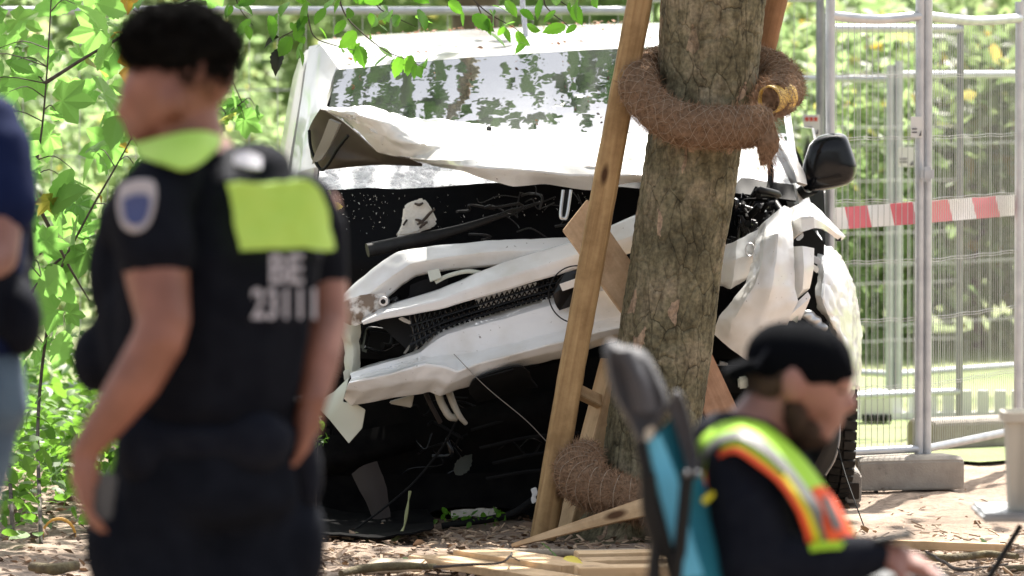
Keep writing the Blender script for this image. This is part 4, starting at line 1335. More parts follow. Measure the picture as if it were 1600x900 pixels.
fence_panel('site_fence', gx(1404, 28.4), gx(1800, 30.2), 1.68, 'far fence panel right of the pale post', FB, .1, [.4, .7, 1.0, 1.3], .002, .022, M['zinc'])
# concrete feet
def foot(p0, p1, w, h, label, z=0.0):
    p0, p1 = Vector(p0), Vector(p1)
    c = (p0 + p1) * .5; d = p1 - p0
    rz = math.atan2(d.y, d.x)
    r = empty('concrete_block', (c.x, c.y, z), label, 'concrete foot', 'concrete feet under the fences')
    Lh = d.length
    prof = [(-w / 2, 0), (w / 2, 0), (w / 2, h * .86), (w / 2 - .02, h), (-w / 2 + .02, h), (-w / 2, h * .86)]
    bm = bmesh.new()
    ends = []
    for x in (-Lh / 2, -Lh / 2 + .03, Lh / 2 - .03, Lh / 2):
        k = .93 if abs(x) > Lh / 2 - .01 else 1
        ends.append([bm.verts.new((x, a * k, b if b == 0 else b * (1 - (1 - k) * .6))) for a, b in prof])
    for a, b in zip(ends[:-1], ends[1:]):
        for i in range(6): bm.faces.new((a[i], a[(i + 1) % 6], b[(i + 1) % 6], b[i]))
    bm.faces.new(ends[0][::-1]); bm.faces.new(ends[-1])
    bmesh.ops.recalc_face_normals(bm, faces=bm.faces)
    bmesh.ops.bevel(bm, geom=list(bm.edges), offset=.006, segments=2, affect='EDGES')
    bmesh.ops.transform(bm, matrix=Matrix.Translation((c.x, c.y, z)) @ Matrix.Rotation(rz, 4, 'Z'), verts=bm.verts)
    me = bpy.data.meshes.new('block'); bm.to_mesh(me); bm.free()
    o = link('body', me, M['concrete'], r); sharpen(o, 35)
    for s in (-1, 1):          # the hand slot at each end
        e = c + Vector((math.cos(rz), math.sin(rz), 0)) * s * (Lh / 2 - .0) + Vector((0, 0, z + h * .36))
        box('grip_slot_shade', e, (.01, .045, h * .5), M['void'], r, bev=.003, rot=Matrix.Rotation(rz, 3, 'Z'))
    return r
foot(G(1332, 768) + Vector((0, .1, 0)), G(1499, 766) + Vector((0, .16, 0)), .2, .135, 'concrete foot under the middle fence post, right of the tyre')
foot(G(1334, 786) + Vector((0, .02, 0)), G(1338, 786) + Vector((0, .6, 0)), .065, .125, 'end of a concrete foot peeping out right beside the tyre')
foot(gx(1440, 25.2), gx(1640, 25.6), .22, .13, 'long concrete foot behind the middle post towards the right edge')
# white low railing lying in front of the far fence
wr_ = empty('low_barrier', gx(1470, 27.2), 'blurred white low barrier standing behind the fence at the right', 'barrier')
plank('rail', gx(1335, 27.2) + Vector((0, 0, .02)), gx(1640, 27.3) + Vector((0, 0, .02)), .035, .05, (0, -1, 0), M['sign_white'], wr_)
for k in range(11):
    q_ = gx(1348 + k * 27, 27.26)
    plank('foot_block', q_ + Vector((0, 0, .0)), q_ + Vector((0, 0, .14)), .055, .05, (0, -1, 0), M['sign_white'], wr_)
vb = empty('vent_block', gx(1370, 26.95), 'white block with a row of dark slots low behind the fence beside the car', 'block')
box('body', gx(1370, 26.95) + Vector((0, 0, .085)), (.15, .12, .15), M['sign_white'], vb, .02)
for k in range(7):
    box('slot', gx(1350 + k * 7, 26.88) + Vector((0, 0, .03)), (.012, .02, .035), M['black'], vb, .002)
# barrier tape
tp = empty('barrier_tape', P(1450, 330, 23.6), 'red and white barrier tape strung along the fence', 'barrier tape')
a0, a1 = (1288, 343, 23.4), (1440, 332, 23.15)
b0, b1 = (1448, 331, 23.15), (1640, 316, 24.8)
idx = 0
for (s, e, cnt) in ((a0, a1, 4.3), (b0, b1, 5.2)):
    k = 0.0
    while k < cnt:
        k1 = min(cnt, k + 1)
        rows = []
        for dy in (-17, 0, 17):
            row = []
            for t in (k, (k + k1) / 2, k1):
                u = max(0.0, min(1.0, (t + dy * .006) / cnt))
                Yv = s[2] + (e[2] - s[2]) * u + .015 * math.sin(u * 9 + dy * .1)
                row.append((s[0] + (e[0] - s[0]) * u, s[1] + (e[1] - s[1]) * u + dy * (23.6 / Yv), Yv))
            rows.append(row)
        red = idx % 2 == 1
        loft('red_band' if red else 'white_band', rows, M['tape_red'] if red else M['tape_white'], tp, thick=.0012, sub=1)
        idx += 1
        k = k1
    idx = 1 if idx % 2 else 0
# small notices on the fence
def notice(px0, py0, px1, py1, Y, label, red=True):
    r = empty('notice_plate', P((px0 + px1) / 2, py1, Y), label, 'notice', 'notices on the fence posts')
    prism('plate', [(px0, py0), (px1, py0), (px1, py1), (px0, py1)], Y, .004, M['sign_white'], r, .001)
    w, h = px1 - px0, py1 - py0
    if red:
        for k in range(3):
            prism('red_mark', [(px0 + w * (.12 + .27 * k), py0 + h * .12), (px0 + w * (.32 + .27 * k), py0 + h * .12), (px0 + w * (.32 + .27 * k), py0 + h * .3), (px0 + w * (.12 + .27 * k), py0 + h * .3)], Y - .004, .003, M['sign_red'], r, 0)
    for k in range(2):
        prism('text_mark', [(px0 + w * .12, py0 + h * (.56 + .16 * k)), (px0 + w * .55, py0 + h * (.56 + .16 * k)), (px0 + w * .55, py0 + h * (.62 + .16 * k)), (px0 + w * .12, py0 + h * (.62 + .16 * k))], Y - .004, .003, M['sign_ink'], r, 0)
    prism('arrow_mark', [(px0 + w * .7, py0 + h * .92), (px0 + w * .92, py0 + h * .66), (px0 + w * .92, py0 + h * .92)], Y - .004, .003, M['sign_ink'], r, 0)
notice(1255, 179, 1281, 213, 26.2, 'white notice with red marks left of the dark post')
notice(1423, 182, 1441, 215, 22.88, 'narrow white notice on the middle fence post', False)
notice(1403, 230, 1429, 261, 26.6, 'blank looking white notice on the wires left of the middle post', False)
box('clamp', P(1449, 272, 22.86), (.05, .05, .06), M['zinc'], bpy.data.objects['site_fence.003'], .012)
# camp table cut by the right edge, a cream tub standing on it
def ring(c, w, d, z, rnd=.3, n=28):
    out = []
    for j in range(n):
        a = 2 * math.pi * j / n
        x = math.copysign(abs(math.cos(a)) ** rnd, math.cos(a)); y = math.copysign(abs(math.sin(a)) ** rnd, math.sin(a))
        out.append(Vector((c[0] + x * w, c[1] + y * d, z)))
    return out
def ringloft(name, rings, mat, parent, cap=True, sh=40):
    n = len(rings[0]); v = [p for r_ in rings for p in r_]
    f = [(i * n + j, i * n + (j + 1) % n, (i + 1) * n + (j + 1) % n, (i + 1) * n + j) for i in range(len(rings) - 1) for j in range(n)]
    if cap: f += [tuple(range(n))[::-1], tuple((len(rings) - 1) * n + j for j in range(n))]
    o = link(name, py_mesh(name, v, f), mat, parent); sharpen(o, sh)
    return o
YP = 15.6
zt0 = P(1600, 798, YP).z
tb = empty('camp_table', (X(1640, YP), YP, 0), 'low grey camp table with dark crossed legs at the right edge', 'table')
box('tabletop', (X(1532, YP) + .3, YP + .1, zt0 - .012), (.6, .42, .024), M['zinc_dark'], tb, .008)
for yy_ in (YP - .06, YP + .26):
    a = P(1592, 818, YP); a.y = yy_
    b = Vector((P(1536, 912, YP).x - .171, yy_, 0))
    if yy_ > YP: a.x += .12; b.x += .3
    tube('leg', [b, a], .008, M['tube_black'], tb, n=8)
    tube('leg', [Vector((X(1534, YP) + .42, yy_, 0)), Vector((X(1534, YP) + .5, yy_, zt0 - .02))], .008, M['tube_black'], tb, n=8)
pl = empty('cream_tub', (X(1618, YP), YP + .03, zt0), 'blurred cream tub standing on the camp table at the right edge', 'tub')
cc = (X(1614, YP), YP + .03)
zt = P(1600, 643, YP).z
ringloft('tub', [ring(cc, .062, .062, zt0 + .001), ring(cc, .066, .066, zt0 + .1), ring(cc, .072, .072, zt - .028), ring(cc, .084, .084, zt - .026), ring(cc, .084, .084, zt), ring(cc, .074, .074, zt), ring(cc, .066, .066, zt - .03)], M['cream'], pl)
for k in (-1, 0, 1):
    box('rib', (cc[0] + k * .03, cc[1] - .072, (zt0 + zt) / 2), (.006, .01, (zt - zt0) * .8), M['cream'], pl, .002)

# ------------------------------------------------------------------ the wrecked car
car = empty('wrecked_car', (X(890, 22), 22.0, 0), 'crushed white car rammed head-on against the tree, bonnet buckled', 'car')
def L_(name, rows, mat='paint', **k):
    return loft(name, rows, M[mat], car, **k)
def row(pts, Y=None):
    return [(p[0], p[1], p[2] if len(p) > 2 else Y) for p in pts]

# roof and screen header
L_('roof', [row([(526, 112), (600, 102), (740, 90), (900, 80), (1030, 74), (1130, 72), (1208, 84)], 22.76),
            row([(520, 104), (600, 95), (740, 83), (900, 73), (1030, 67), (1130, 66), (1212, 76)], 22.84),
            row([(500, 76), (600, 68), (750, 58), (900, 51), (1030, 47), (1130, 48), (1206, 60)], 23.5),
            row([(496, 66), (600, 57), (750, 48), (900, 41), (1030, 37), (1130, 40), (1196, 52)], 24.6),
            row([(506, 62), (600, 54), (750, 46), (900, 39), (1030, 36), (1130, 39), (1184, 50)], 25.3),
            row([(506, 110), (600, 104), (750, 100), (900, 98), (1030, 96), (1130, 98), (1184, 106)], 25.7)], thick=.006, sub=3)
# windscreen, sound part and shattered lower corner
def screen(u, v):
    top = [(524, 110), (620, 101), (740, 90), (900, 80), (1030, 74), (1130, 73), (1210, 84)]
    bot = [(494, 302), (604, 299), (750, 288), (900, 279), (1030, 274), (1130, 275), (1240, 290)]
    k = u * 6; i = min(5, int(k)); t = k - i
    a = [top[i][j] * (1 - t) + top[i + 1][j] * t for j in (0, 1)]
    b = [bot[i][j] * (1 - t) + bot[i + 1][j] * t for j in (0, 1)]
    bow = 4 * u * (1 - u)
    return (a[0] * (1 - v) + b[0] * v, a[1] * (1 - v) + b[1] * v, 22.74 - .6 * v - .05 * bow + .03 * math.sin(v * math.pi))
L_('windscreen', [[screen(u / 10, v / 4 * .66) for u in range(11)] for v in range(5)], 'glass', thick=.006, sub=2)
L_('shattered_glass', [[screen(u / 10, .665 + v / 4 * .335) for u in range(11)] for v in range(5)], 'glass_cracked', thick=.006, sub=3, crumple=.004, cscale=16)
L_('screen_frit', [[screen(u / 10, 1.0 + v * .06) for u in range(11)] for v in range(3)], 'bay_black', thick=.008, sub=1)
# pillar, door frame and dark side window on the left
L_('pillar', [row([(486, 74, 23.0), (503, 70, 22.9), (528, 106, 22.75)]), row([(481, 110, 22.95), (497, 112, 22.82), (517, 140, 22.68)]), row([(474, 160, 22.85), (489, 162, 22.7), (505, 170, 22.55)]),
              row([(465, 220, 22.7), (480, 226, 22.5), (497, 236, 22.4)]), row([(457, 276, 22.55), (470, 284, 22.35), (490, 300, 22.25)])], thick=.02, sub=2)
L_('side_glass', [row([(487, 98, 23.15), (474, 101, 23.4)]), row([(480, 150, 23.1), (467, 150, 23.4)]), row([(470, 210, 23.0), (459, 205, 23.3)]), row([(459, 276, 22.95), (450, 270, 23.2)])], 'side_glass', thick=.004, sub=1)
L_('door_frame', [row([(488, 76, 23.15), (480, 80, 23.3), (470, 93, 23.5)]), row([(477, 112, 23.15), (470, 114, 23.3), (461, 120, 23.5)]), row([(472, 152, 23.1), (462, 154, 23.25), (453, 160, 23.5)]),
                  row([(463, 205, 23.05), (453, 206, 23.2), (444, 212, 23.5)]), row([(453, 262, 23.0), (442, 264, 23.2), (433, 268, 23.5)]), row([(446, 310, 22.9), (436, 312, 23.1), (426, 315, 23.5)])], thick=.015, sub=2)
# body sides and tail, closing the shell
for nm, x0, sg in (('body_side', 440, 1), ('body_side', 1292, -1)):
    L_(nm, [row([(x0 + 22 * sg, 200, 23.3), (x0 + 26 * sg, 200, 24.4), (x0 + 40 * sg, 198, 25.5)]), row([(x0 + 2 * sg, 300, 22.9), (x0 + 12 * sg, 300, 24.4), (x0 + 30 * sg, 295, 25.6)]),
            row([(x0 - 2 * sg, 450, 22.8), (x0 + 8 * sg, 440, 24.4), (x0 + 26 * sg, 420, 25.7)]), row([(x0 + 8 * sg, 640, 22.8), (x0 + 20 * sg, 600, 24.4), (x0 + 40 * sg, 560, 25.7)])], thick=.01)
L_('tailgate', [row([(506, 108), (800, 98), (1184, 106)], 25.72), row([(480, 300), (800, 300), (1280, 300)], 25.75), row([(480, 560), (800, 560), (1270, 560)], 25.7)], 'black', thick=.01)
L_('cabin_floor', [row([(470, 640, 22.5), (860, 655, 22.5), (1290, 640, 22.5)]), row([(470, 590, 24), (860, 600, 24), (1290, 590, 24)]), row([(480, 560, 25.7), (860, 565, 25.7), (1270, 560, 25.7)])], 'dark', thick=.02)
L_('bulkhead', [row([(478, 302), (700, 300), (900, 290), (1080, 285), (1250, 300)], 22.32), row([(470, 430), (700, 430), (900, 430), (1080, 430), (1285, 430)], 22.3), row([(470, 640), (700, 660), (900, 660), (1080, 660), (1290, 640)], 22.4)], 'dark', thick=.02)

# bonnet: buckled sheet, its front lip, the exposed underside and a stiffening rib
b0 = [(500, 166, 21.68), (524, 168, 21.62), (552, 165, 21.57), (580, 167, 21.6), (632, 180, 21.78), (720, 190, 21.95), (820, 200, 21.95), (920, 205, 21.95), (1000, 209, 21.95), (1090, 216, 21.95), (1178, 224, 21.9)]
b1 = [(501, 167, 21.66), (528, 174, 21.58), (562, 180, 21.52), (596, 190, 21.53), (652, 206, 21.6), (736, 212, 21.68), (824, 217, 21.66), (920, 224, 21.66), (1000, 229, 21.66), (1088, 238, 21.66), (1174, 250, 21.66)]
b2 = [(502, 168, 21.63), (531, 180, 21.6), (564, 196, 21.56), (600, 216, 21.56), (676, 230, 21.5), (748, 236, 21.38), (826, 238, 21.34), (922, 245, 21.34), (1000, 252, 21.32), (1086, 261, 21.36), (1166, 270, 21.45)]
b3 = [(503, 169, 21.62), (534, 185, 21.64), (562, 208, 21.61), (592, 238, 21.64), (650, 247, 21.58), (722, 251, 21.1), (802, 253, 21.05), (900, 259, 21.05), (992, 267, 21.02), (1080, 276, 21.1), (1150, 288, 21.28)]
L_('bonnet', [b0, b1, b2, b3], thick=.004, sub=4, crumple=.006, cscale=5, ridge=.007)
L_('bonnet_lip', [row([(640, 247, 21.58), (722, 251.5, 21.07), (750, 248.5, 21.06), (802, 253.5, 21.05), (850, 257.5, 21.05), (900, 260, 21.05), (992, 268, 21.02), (1080, 277, 21.1), (1148, 289, 21.28)]),
                  row([(650, 252, 21.58), (722, 259, 21.06), (750, 263, 21.02), (802, 264, 21.0), (850, 270, 21.01), (900, 275, 21.02), (992, 274, 20.99), (1080, 284, 21.08), (1146, 294, 21.28)]),
                  row([(660, 255, 21.6), (722, 266, 21.12), (750, 277, 21.08), (802, 291, 21.06), (850, 286, 21.1), (922, 297, 21.1), (992, 283, 21.08), (1080, 292, 21.14), (1144, 300, 21.3)])], 'paint', thick=.006, sub=3, crumple=.003, cscale=9)
L_('bonnet_underside', [row([(501, 169, 21.68), (534, 187, 21.68), (560, 209, 21.66), (590, 240, 21.68), (660, 250, 21.62)]), row([(490, 186, 21.78), (515, 215, 21.76), (540, 235, 21.74), (590, 247, 21.72), (660, 254, 21.66)]),
                        row([(481, 206, 21.84), (496, 240, 21.8), (530, 252, 21.72), (590, 252, 21.74), (660, 257, 21.7)]), row([(487, 246, 21.88), (498, 266, 21.84), (528, 262, 21.8), (590, 256, 21.76), (660, 259, 21.72)])], 'hood_under', thick=.006, sub=3)
L_('bonnet_rib', [row([(516, 186, 21.6), (532, 193, 21.56)]), row([(505, 215, 21.66), (522, 216, 21.62)]), row([(492, 242, 21.72), (512, 236, 21.68)]), row([(489, 256, 21.74), (503, 250, 21.7)])], 'hood_rib', thick=.012, sub=2)
tube('bonnet_edge', [P(483, 204, 21.8), P(486, 232, 21.76), P(500, 264, 21.7), P(512, 258, 21.66), P(528, 232, 21.6), P(544, 212, 21.54)], .006, M['black'], car)
loft('bonnet_hinge', [row([(468, 270, 22.1), (494, 262, 22.0)]), row([(466, 285, 22.1), (492, 280, 22.0)]), row([(478, 296, 22.05), (488, 290, 22.0)])], M['paint'], car, thick=.02, sub=2)
blob('bonnet_stop', [('e', P(764, 201, 21.84), (.011, .011, .011)), ('e', P(763, 203, 21.83), (.007, .007, .007))], M['black'], car, .003, 2)

# engine bay
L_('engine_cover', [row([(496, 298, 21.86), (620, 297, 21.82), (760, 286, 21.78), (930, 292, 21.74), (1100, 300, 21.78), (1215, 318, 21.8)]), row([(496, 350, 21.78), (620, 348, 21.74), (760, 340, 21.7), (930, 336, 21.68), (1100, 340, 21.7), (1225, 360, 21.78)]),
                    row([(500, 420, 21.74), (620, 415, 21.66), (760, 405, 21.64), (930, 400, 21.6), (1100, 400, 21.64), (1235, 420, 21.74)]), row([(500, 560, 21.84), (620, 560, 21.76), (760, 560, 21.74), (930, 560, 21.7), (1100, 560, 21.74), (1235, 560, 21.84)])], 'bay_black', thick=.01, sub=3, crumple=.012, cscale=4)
tube('cover_seam', [P(500, 358, 21.84), P(600, 352, 21.8), P(680, 344, 21.76), P(760, 337, 21.76), P(860, 335, 21.74)], .0035, M['dark_grey'], car, n=6)
tube('strut_bar', [P(574, 391, 21.45), P(650, 375, 21.5), P(720, 358, 21.55), P(800, 331, 21.62), P(845, 316, 21.66)], [.027, .026, .018, .009, .005], M['strut'], car, n=12)
fo = prism('foam_chunk', [(630, 324), (640, 317), (652, 311), (663, 310), (672, 322), (683, 346), (675, 356), (655, 362), (640, 369), (618, 371), (626, 356), (630, 342)], 21.57, .05, M['foam'], car, .008)
for w in fo.data.vertices: w.co += noise.noise_vector(w.co * 30) * .006
tubes('soot_streak', [[P(652, 351, 21.56), P(662, 344, 21.555), P(671, 334, 21.55), P(679, 327, 21.54)], [P(649, 343, 21.56), P(656, 345, 21.555), P(664, 352, 21.555)], [P(656, 356, 21.56), P(662, 350, 21.55), P(668, 347, 21.555)], [P(630, 352, 21.56), P(636, 343, 21.558)], [P(648, 318, 21.56), P(655, 320, 21.555), P(661, 317, 21.558)]], [.004, .0065, .004], M['twig'], car, n=6, sm=3)
loft('latch_loop', [row([(878, 298, 20.99), (892, 296, 20.99)]), row([(876, 340, 20.97), (888, 338, 20.97)])], M['black'], car, thick=.006, sub=1)
tube('striker', [P(880, 297, 20.97), P(876, 336, 20.95), P(881, 341, 20.95), P(886, 336, 20.95), P(892, 297, 20.97)], .006, M['silver'], car, n=8, smooth_path=8)
single_leaf('flower_petal', P(514, 322, 21.4), .06, M['yellow_leaf'], T_OV, (1.2, 0, .4), None, car)
single_leaf('flower_petal', P(522, 328, 21.4), .05, M['yellow_leaf'], T_OV, (.9, .6, 2.2), None, car)
single_leaf('flower_petal', P(510, 312, 21.4), .05, M['leaf_ground'], T_OV, (1.2, -.9, 1.0), None, car)
re_ = random.Random(3)
for k in range(26):      # hoses and cables through the dark bay, both sides
    x0, y0 = re_.uniform(520, 900), re_.uniform(400, 560)
    if k % 2: x0, y0 = re_.uniform(1150, 1195), re_.uniform(300, 420)
    pts_ = [P(x0 + i * re_.uniform(-6, 26 - 12 * (k % 2)), y0 + i * re_.uniform(-14, 12), 21.5 + re_.uniform(-.12, .14)) for i in range(4)]
    tube('hose', pts_, re_.choice([.006, .009, .014]), M[re_.choice(['black', 'dark_grey', 'black_gloss'])], car, n=8)
for k in range(16):
    x0, y0 = (re_.uniform(560, 900), re_.uniform(430, 640)) if k % 2 else (re_.uniform(1140, 1205), re_.uniform(340, 540))
    box('engine_block', P(x0, y0, 21.62 + re_.uniform(-.1, .12)), (re_.uniform(.06, .2), re_.uniform(.05, .12), re_.uniform(.04, .14)), M[re_.choice(['black', 'dark', 'dark_grey'])], car, .012,
        rot=Matrix.Rotation(re_.uniform(-.5, .5), 3, 'Y') @ Matrix.Rotation(re_.uniform(-.6, .6), 3, 'Z'))

# bent white cross member
xm = [((523, 474), (535, 492), (556, 508)), ((560, 439), (580, 456), (604, 464)), ((598, 408), (614, 430), (628, 444)), ((622, 394), (642, 412), (650, 430)), ((680, 385), (690, 402), (694, 422)), ((760, 377), (770, 394), (780, 415)), ((840, 374), (842, 390), (842, 408)), ((905, 371), (905, 386), (905, 402)), ((985, 352), (985, 368), (985, 384))]
L_('cross_member', [[(a[0] + 2, a[1] + 3, 21.16) for a, b, c in xm], [(a[0], a[1], 21.03) for a, b, c in xm], [(b[0], b[1], 20.97) for a, b, c in xm], [(c[0], c[1] - 3, 21.0) for a, b, c in xm], [(c[0], c[1], 21.02) for a, b, c in xm], [(c[0], c[1] - 2, 21.14) for a, b, c in xm]], thick=.006, sub=3, crumple=.004, cscale=9)
L_('muddy_end', [row([(524, 478, 20.96), (562, 460, 20.93), (604, 458, 20.94)]), row([(528, 490, 20.93), (566, 482, 20.91), (605, 470, 20.93)]), row([(542, 503, 20.95), (558, 512, 20.93), (596, 484, 20.95)])], 'paint_dirty', thick=.012, sub=3, crumple=.008, cscale=30)
tube('bolt_boss', [P(601, 470, 20.96), P(599, 471, 20.9)], [.019, .017], M['silver'], car, n=16)
tube('bolt_hole', [P(599, 471, 20.905), P(598.5, 471.3, 20.895)], [.009, .009], M['black'], car, n=12)
L_('bracket', [row([(668, 424, 20.95), (686, 420, 20.95)]), row([(672, 440, 20.93), (690, 434, 20.93)])], 'paint_dull', thick=.008, sub=1)
tube('bracket_rod', [P(680, 441, 20.95), P(700, 431, 20.95), P(730, 424, 20.96), P(755, 427, 20.98)], .008, M['paint_dull'], car, n=8)
L_('lamp_shell', [row([(642, 447, 21.0), (668, 436, 21.0), (700, 432, 21.02)]), row([(640, 462, 20.97), (664, 455, 20.97), (700, 442, 21.0)]), row([(630, 474, 20.99), (660, 466, 20.99), (690, 456, 21.02)])], 'dark_grey', thick=.012, sub=2)

# torn grille surround
gt = [((566, 499), (566, 503), (568, 506)), ((596, 482), (596, 490), (600, 497)), ((632, 470), (636, 481), (645, 491)), ((688, 453), (692, 467), (700, 479)), ((740, 430), (746, 447), (752, 464)), ((790, 410), (796, 430), (802, 449)), ((840, 394), (846, 415), (852, 434)), ((895, 379), (900, 399), (908, 418)), ((960, 352), (966, 376), (975, 398)), ((1010, 330), (1012, 360), (1015, 384))]
L_('grille_surround', [[(a[0], a[1] - 1, 21.0) for a, b, c in gt], [(a[0], a[1], 20.93) for a, b, c in gt], [(b[0], b[1], 20.86) for a, b, c in gt], [(c[0], c[1], 20.86) for a, b, c in gt], [(c[0], c[1] - 1, 20.96) for a, b, c in gt]], thick=.006, sub=3, crumple=.003, cscale=10)
# grille: backing, slanting lattice
L_('grille_backing', [row([(585, 500), (690, 482), (800, 448), (915, 416)], 21.08), row([(640, 550), (700, 515), (800, 482), (915, 452)], 21.06)], 'black', thick=.01, sub=1)
lat = []
for k in range(34):
    x = 640 + k * 8
    yt = np.interp(x, [585, 690, 800, 915], [500, 484, 450, 418]); yb = np.interp(x, [640, 700, 800, 915], [546, 513, 481, 452])
    lat.append([P(x, yb, 20.93), P(x + 16, yt - 1, 20.95)])
    if k % 1 == 0: lat.append([P(x + 12, yb - 3, 20.935), P(x, yt + 2, 20.95)])
tubes('grille_lattice', lat, .0032, M['black_gloss'], car, n=5)
for t_ in (.3, .6, .85):
    tube('grille_bar', [P(x, float(np.interp(x, [585, 690, 800, 915], [500, 484, 450, 418])) * (1 - t_) + float(np.interp(x, [640, 700, 800, 915], [548, 514, 482, 452])) * t_, 20.92) for x in (640, 700, 760, 820, 880, 915)], .005, M['black_gloss'], car, n=6)
L_('bare_metal_backing', [row([(742, 468), (790, 454), (838, 441)], 21.04), row([(748, 486), (796, 472), (842, 458)], 21.04)], 'silver', thick=.004, sub=1)
# broken badge
bc = P(901, 460, 20.82)
ringp = [bc + Vector((.102 * math.cos(a), 0, .105 * math.sin(a))) for a in np.linspace(R(75), R(300), 40)]
tube('badge_ring', ringp, .0028, M['black'], car, n=6, smooth_path=0)
bv = [bc + Vector((.085 * math.cos(a), -.004 * math.cos(a * 2), .088 * math.sin(a))) for a in np.linspace(R(58), R(222), 24)]
o = link('badge_disc', py_mesh('badge_disc', bv + [bc + Vector((.02, 0, -.03))], [tuple(range(25))]), M['black_gloss'], car)
m = o.modifiers.new('t', 'SOLIDIFY'); m.thickness = .012; bake(o)
prism('badge_plate', [(874, 444), (900, 435), (905, 446), (879, 455)], 20.795, .008, M['sign_white'], car, .001)
prism('badge_slot', [(889, 475), (900, 472), (901, 476), (890, 479)], 20.845, .004, M['black'], car, 0)
prism('badge_slot', [(890, 483), (901, 480), (902, 484), (891, 487)], 20.845, .004, M['black'], car, 0)

# front bumper
bu = [((547, 582), (549, 592), (545, 598), (537, 622)), ((588, 567), (590, 580), (592, 588), (548, 635)), ((641, 552), (640, 566), (640, 575), (590, 627)), ((655, 546), (664, 560), (668, 568), (627, 619)), ((676, 525), (690, 556), (694, 572), (670, 613)),
      ((692, 513), (712, 556), (716, 580), (687, 619)), ((734, 499), (750, 548), (752, 566), (735, 603)), ((800, 480), (802, 536), (804, 552), (802, 574)), ((868, 460), (870, 520), (872, 536), (872, 562)), ((935, 442), (936, 502), (938, 518), (938, 540)), ((990, 428), (990, 490), (992, 506), (990, 526))]
L_('bumper', [[(a[0], a[1], 20.98) for a, b, c, d in bu], [((a[0] * 3 + b[0]) / 4, (a[1] * 3 + b[1]) / 4, 20.875) for a, b, c, d in bu], [((a[0] + 3 * b[0]) / 4, (a[1] + 3 * b[1]) / 4, 20.86) for a, b, c, d in bu], [(b[0], b[1], 20.85) for a, b, c, d in bu],
              [(c[0], c[1], 20.74) for a, b, c, d in bu], [((c[0] + d[0]) / 2, (c[1] + d[1]) / 2, 20.76) for a, b, c, d in bu], [(d[0], d[1], 20.82) for a, b, c, d in bu], [(d[0] + 4, d[1] - 2, 20.92) for a, b, c, d in bu]], thick=.005, sub=3, crumple=.003, cscale=6, cr=.86, ridge=.003)
L_('fog_lamp_recess', [row([(733, 604, 20.78), (740, 590, 20.74), (798, 572, 20.74), (816, 571, 20.74), (828, 582, 20.78)]), row([(732, 612, 20.8), (760, 604, 20.78), (800, 590, 20.78), (816, 587, 20.78), (830, 592, 20.8)]), row([(745, 628, 20.9), (770, 622, 20.9), (800, 612, 20.9), (820, 606, 20.9), (840, 604, 20.9)])], 'black', thick=.008, sub=2)
tube('recess_edge', [P(748, 592, 20.725), P(780, 583, 20.72), P(802, 577, 20.725)], .004, M['dark_grey'], car, n=6)
prism('torn_fender', [(546, 588, 20.93), (522, 612, 20.97), (490, 630, 21.02), (515, 656, 20.98), (545, 693, 20.93), (566, 669, 20.9), (571, 640, 20.88), (556, 631, 20.88), (536, 628, 20.9)], 20.95, .006, M['paint_dull'], car, .002)
L_('lamp_bracket', [row([(528, 500, 21.12), (545, 508, 21.08), (562, 504, 21.1)]), row([(534, 525, 21.1), (548, 528, 21.06), (562, 524, 21.1)]), row([(538, 530, 21.12), (550, 540, 21.08), (558, 532, 21.1)]), row([(541, 560, 21.1), (552, 560, 21.06), (562, 556, 21.1)]), row([(540, 585, 21.1), (550, 588, 21.06), (560, 580, 21.1)])], 'paint_dull', thick=.01, sub=2, crumple=.006, cscale=18)
prism('clip', [(536, 580), (545, 577), (547, 592), (538, 596)], 20.96, .02, M['paint_dull'], car, .003)
prism('lamp_shard', [(622, 498), (628, 495), (644, 503), (641, 507), (630, 503)], 21.0, .01, M['sign_white'], car, .002)
prism('lamp_shard', [(630, 552), (640, 538), (643, 540), (634, 553)], 21.0, .006, M['hood_rib'], car, .001)
prism('lamp_shard', [(645, 550), (652, 540), (655, 541), (648, 550)], 21.0, .006, M['hood_rib'], car, .001)
prism('label_box', [(608, 628), (647, 617), (643, 637), (609, 631)], 20.95, .05, M['cream'], car, .004)
tube('cream_hose', [P(664, 612, 20.98), P(672, 630, 20.96), P(680, 645, 20.96), P(688, 660, 20.98)], .009, M['taupe'], car)
tube('cream_hose', [P(684, 612, 20.96), P(690, 630, 20.94), P(702, 650, 20.94), P(712, 653, 20.96)], .014, M['cream'], car)
tube('cream_hose', [P(700, 608, 20.96), P(708, 630, 20.94), P(718, 650, 20.94), P(728, 662, 20.96)], [.014, .013, .011, .008], M['cream'], car)
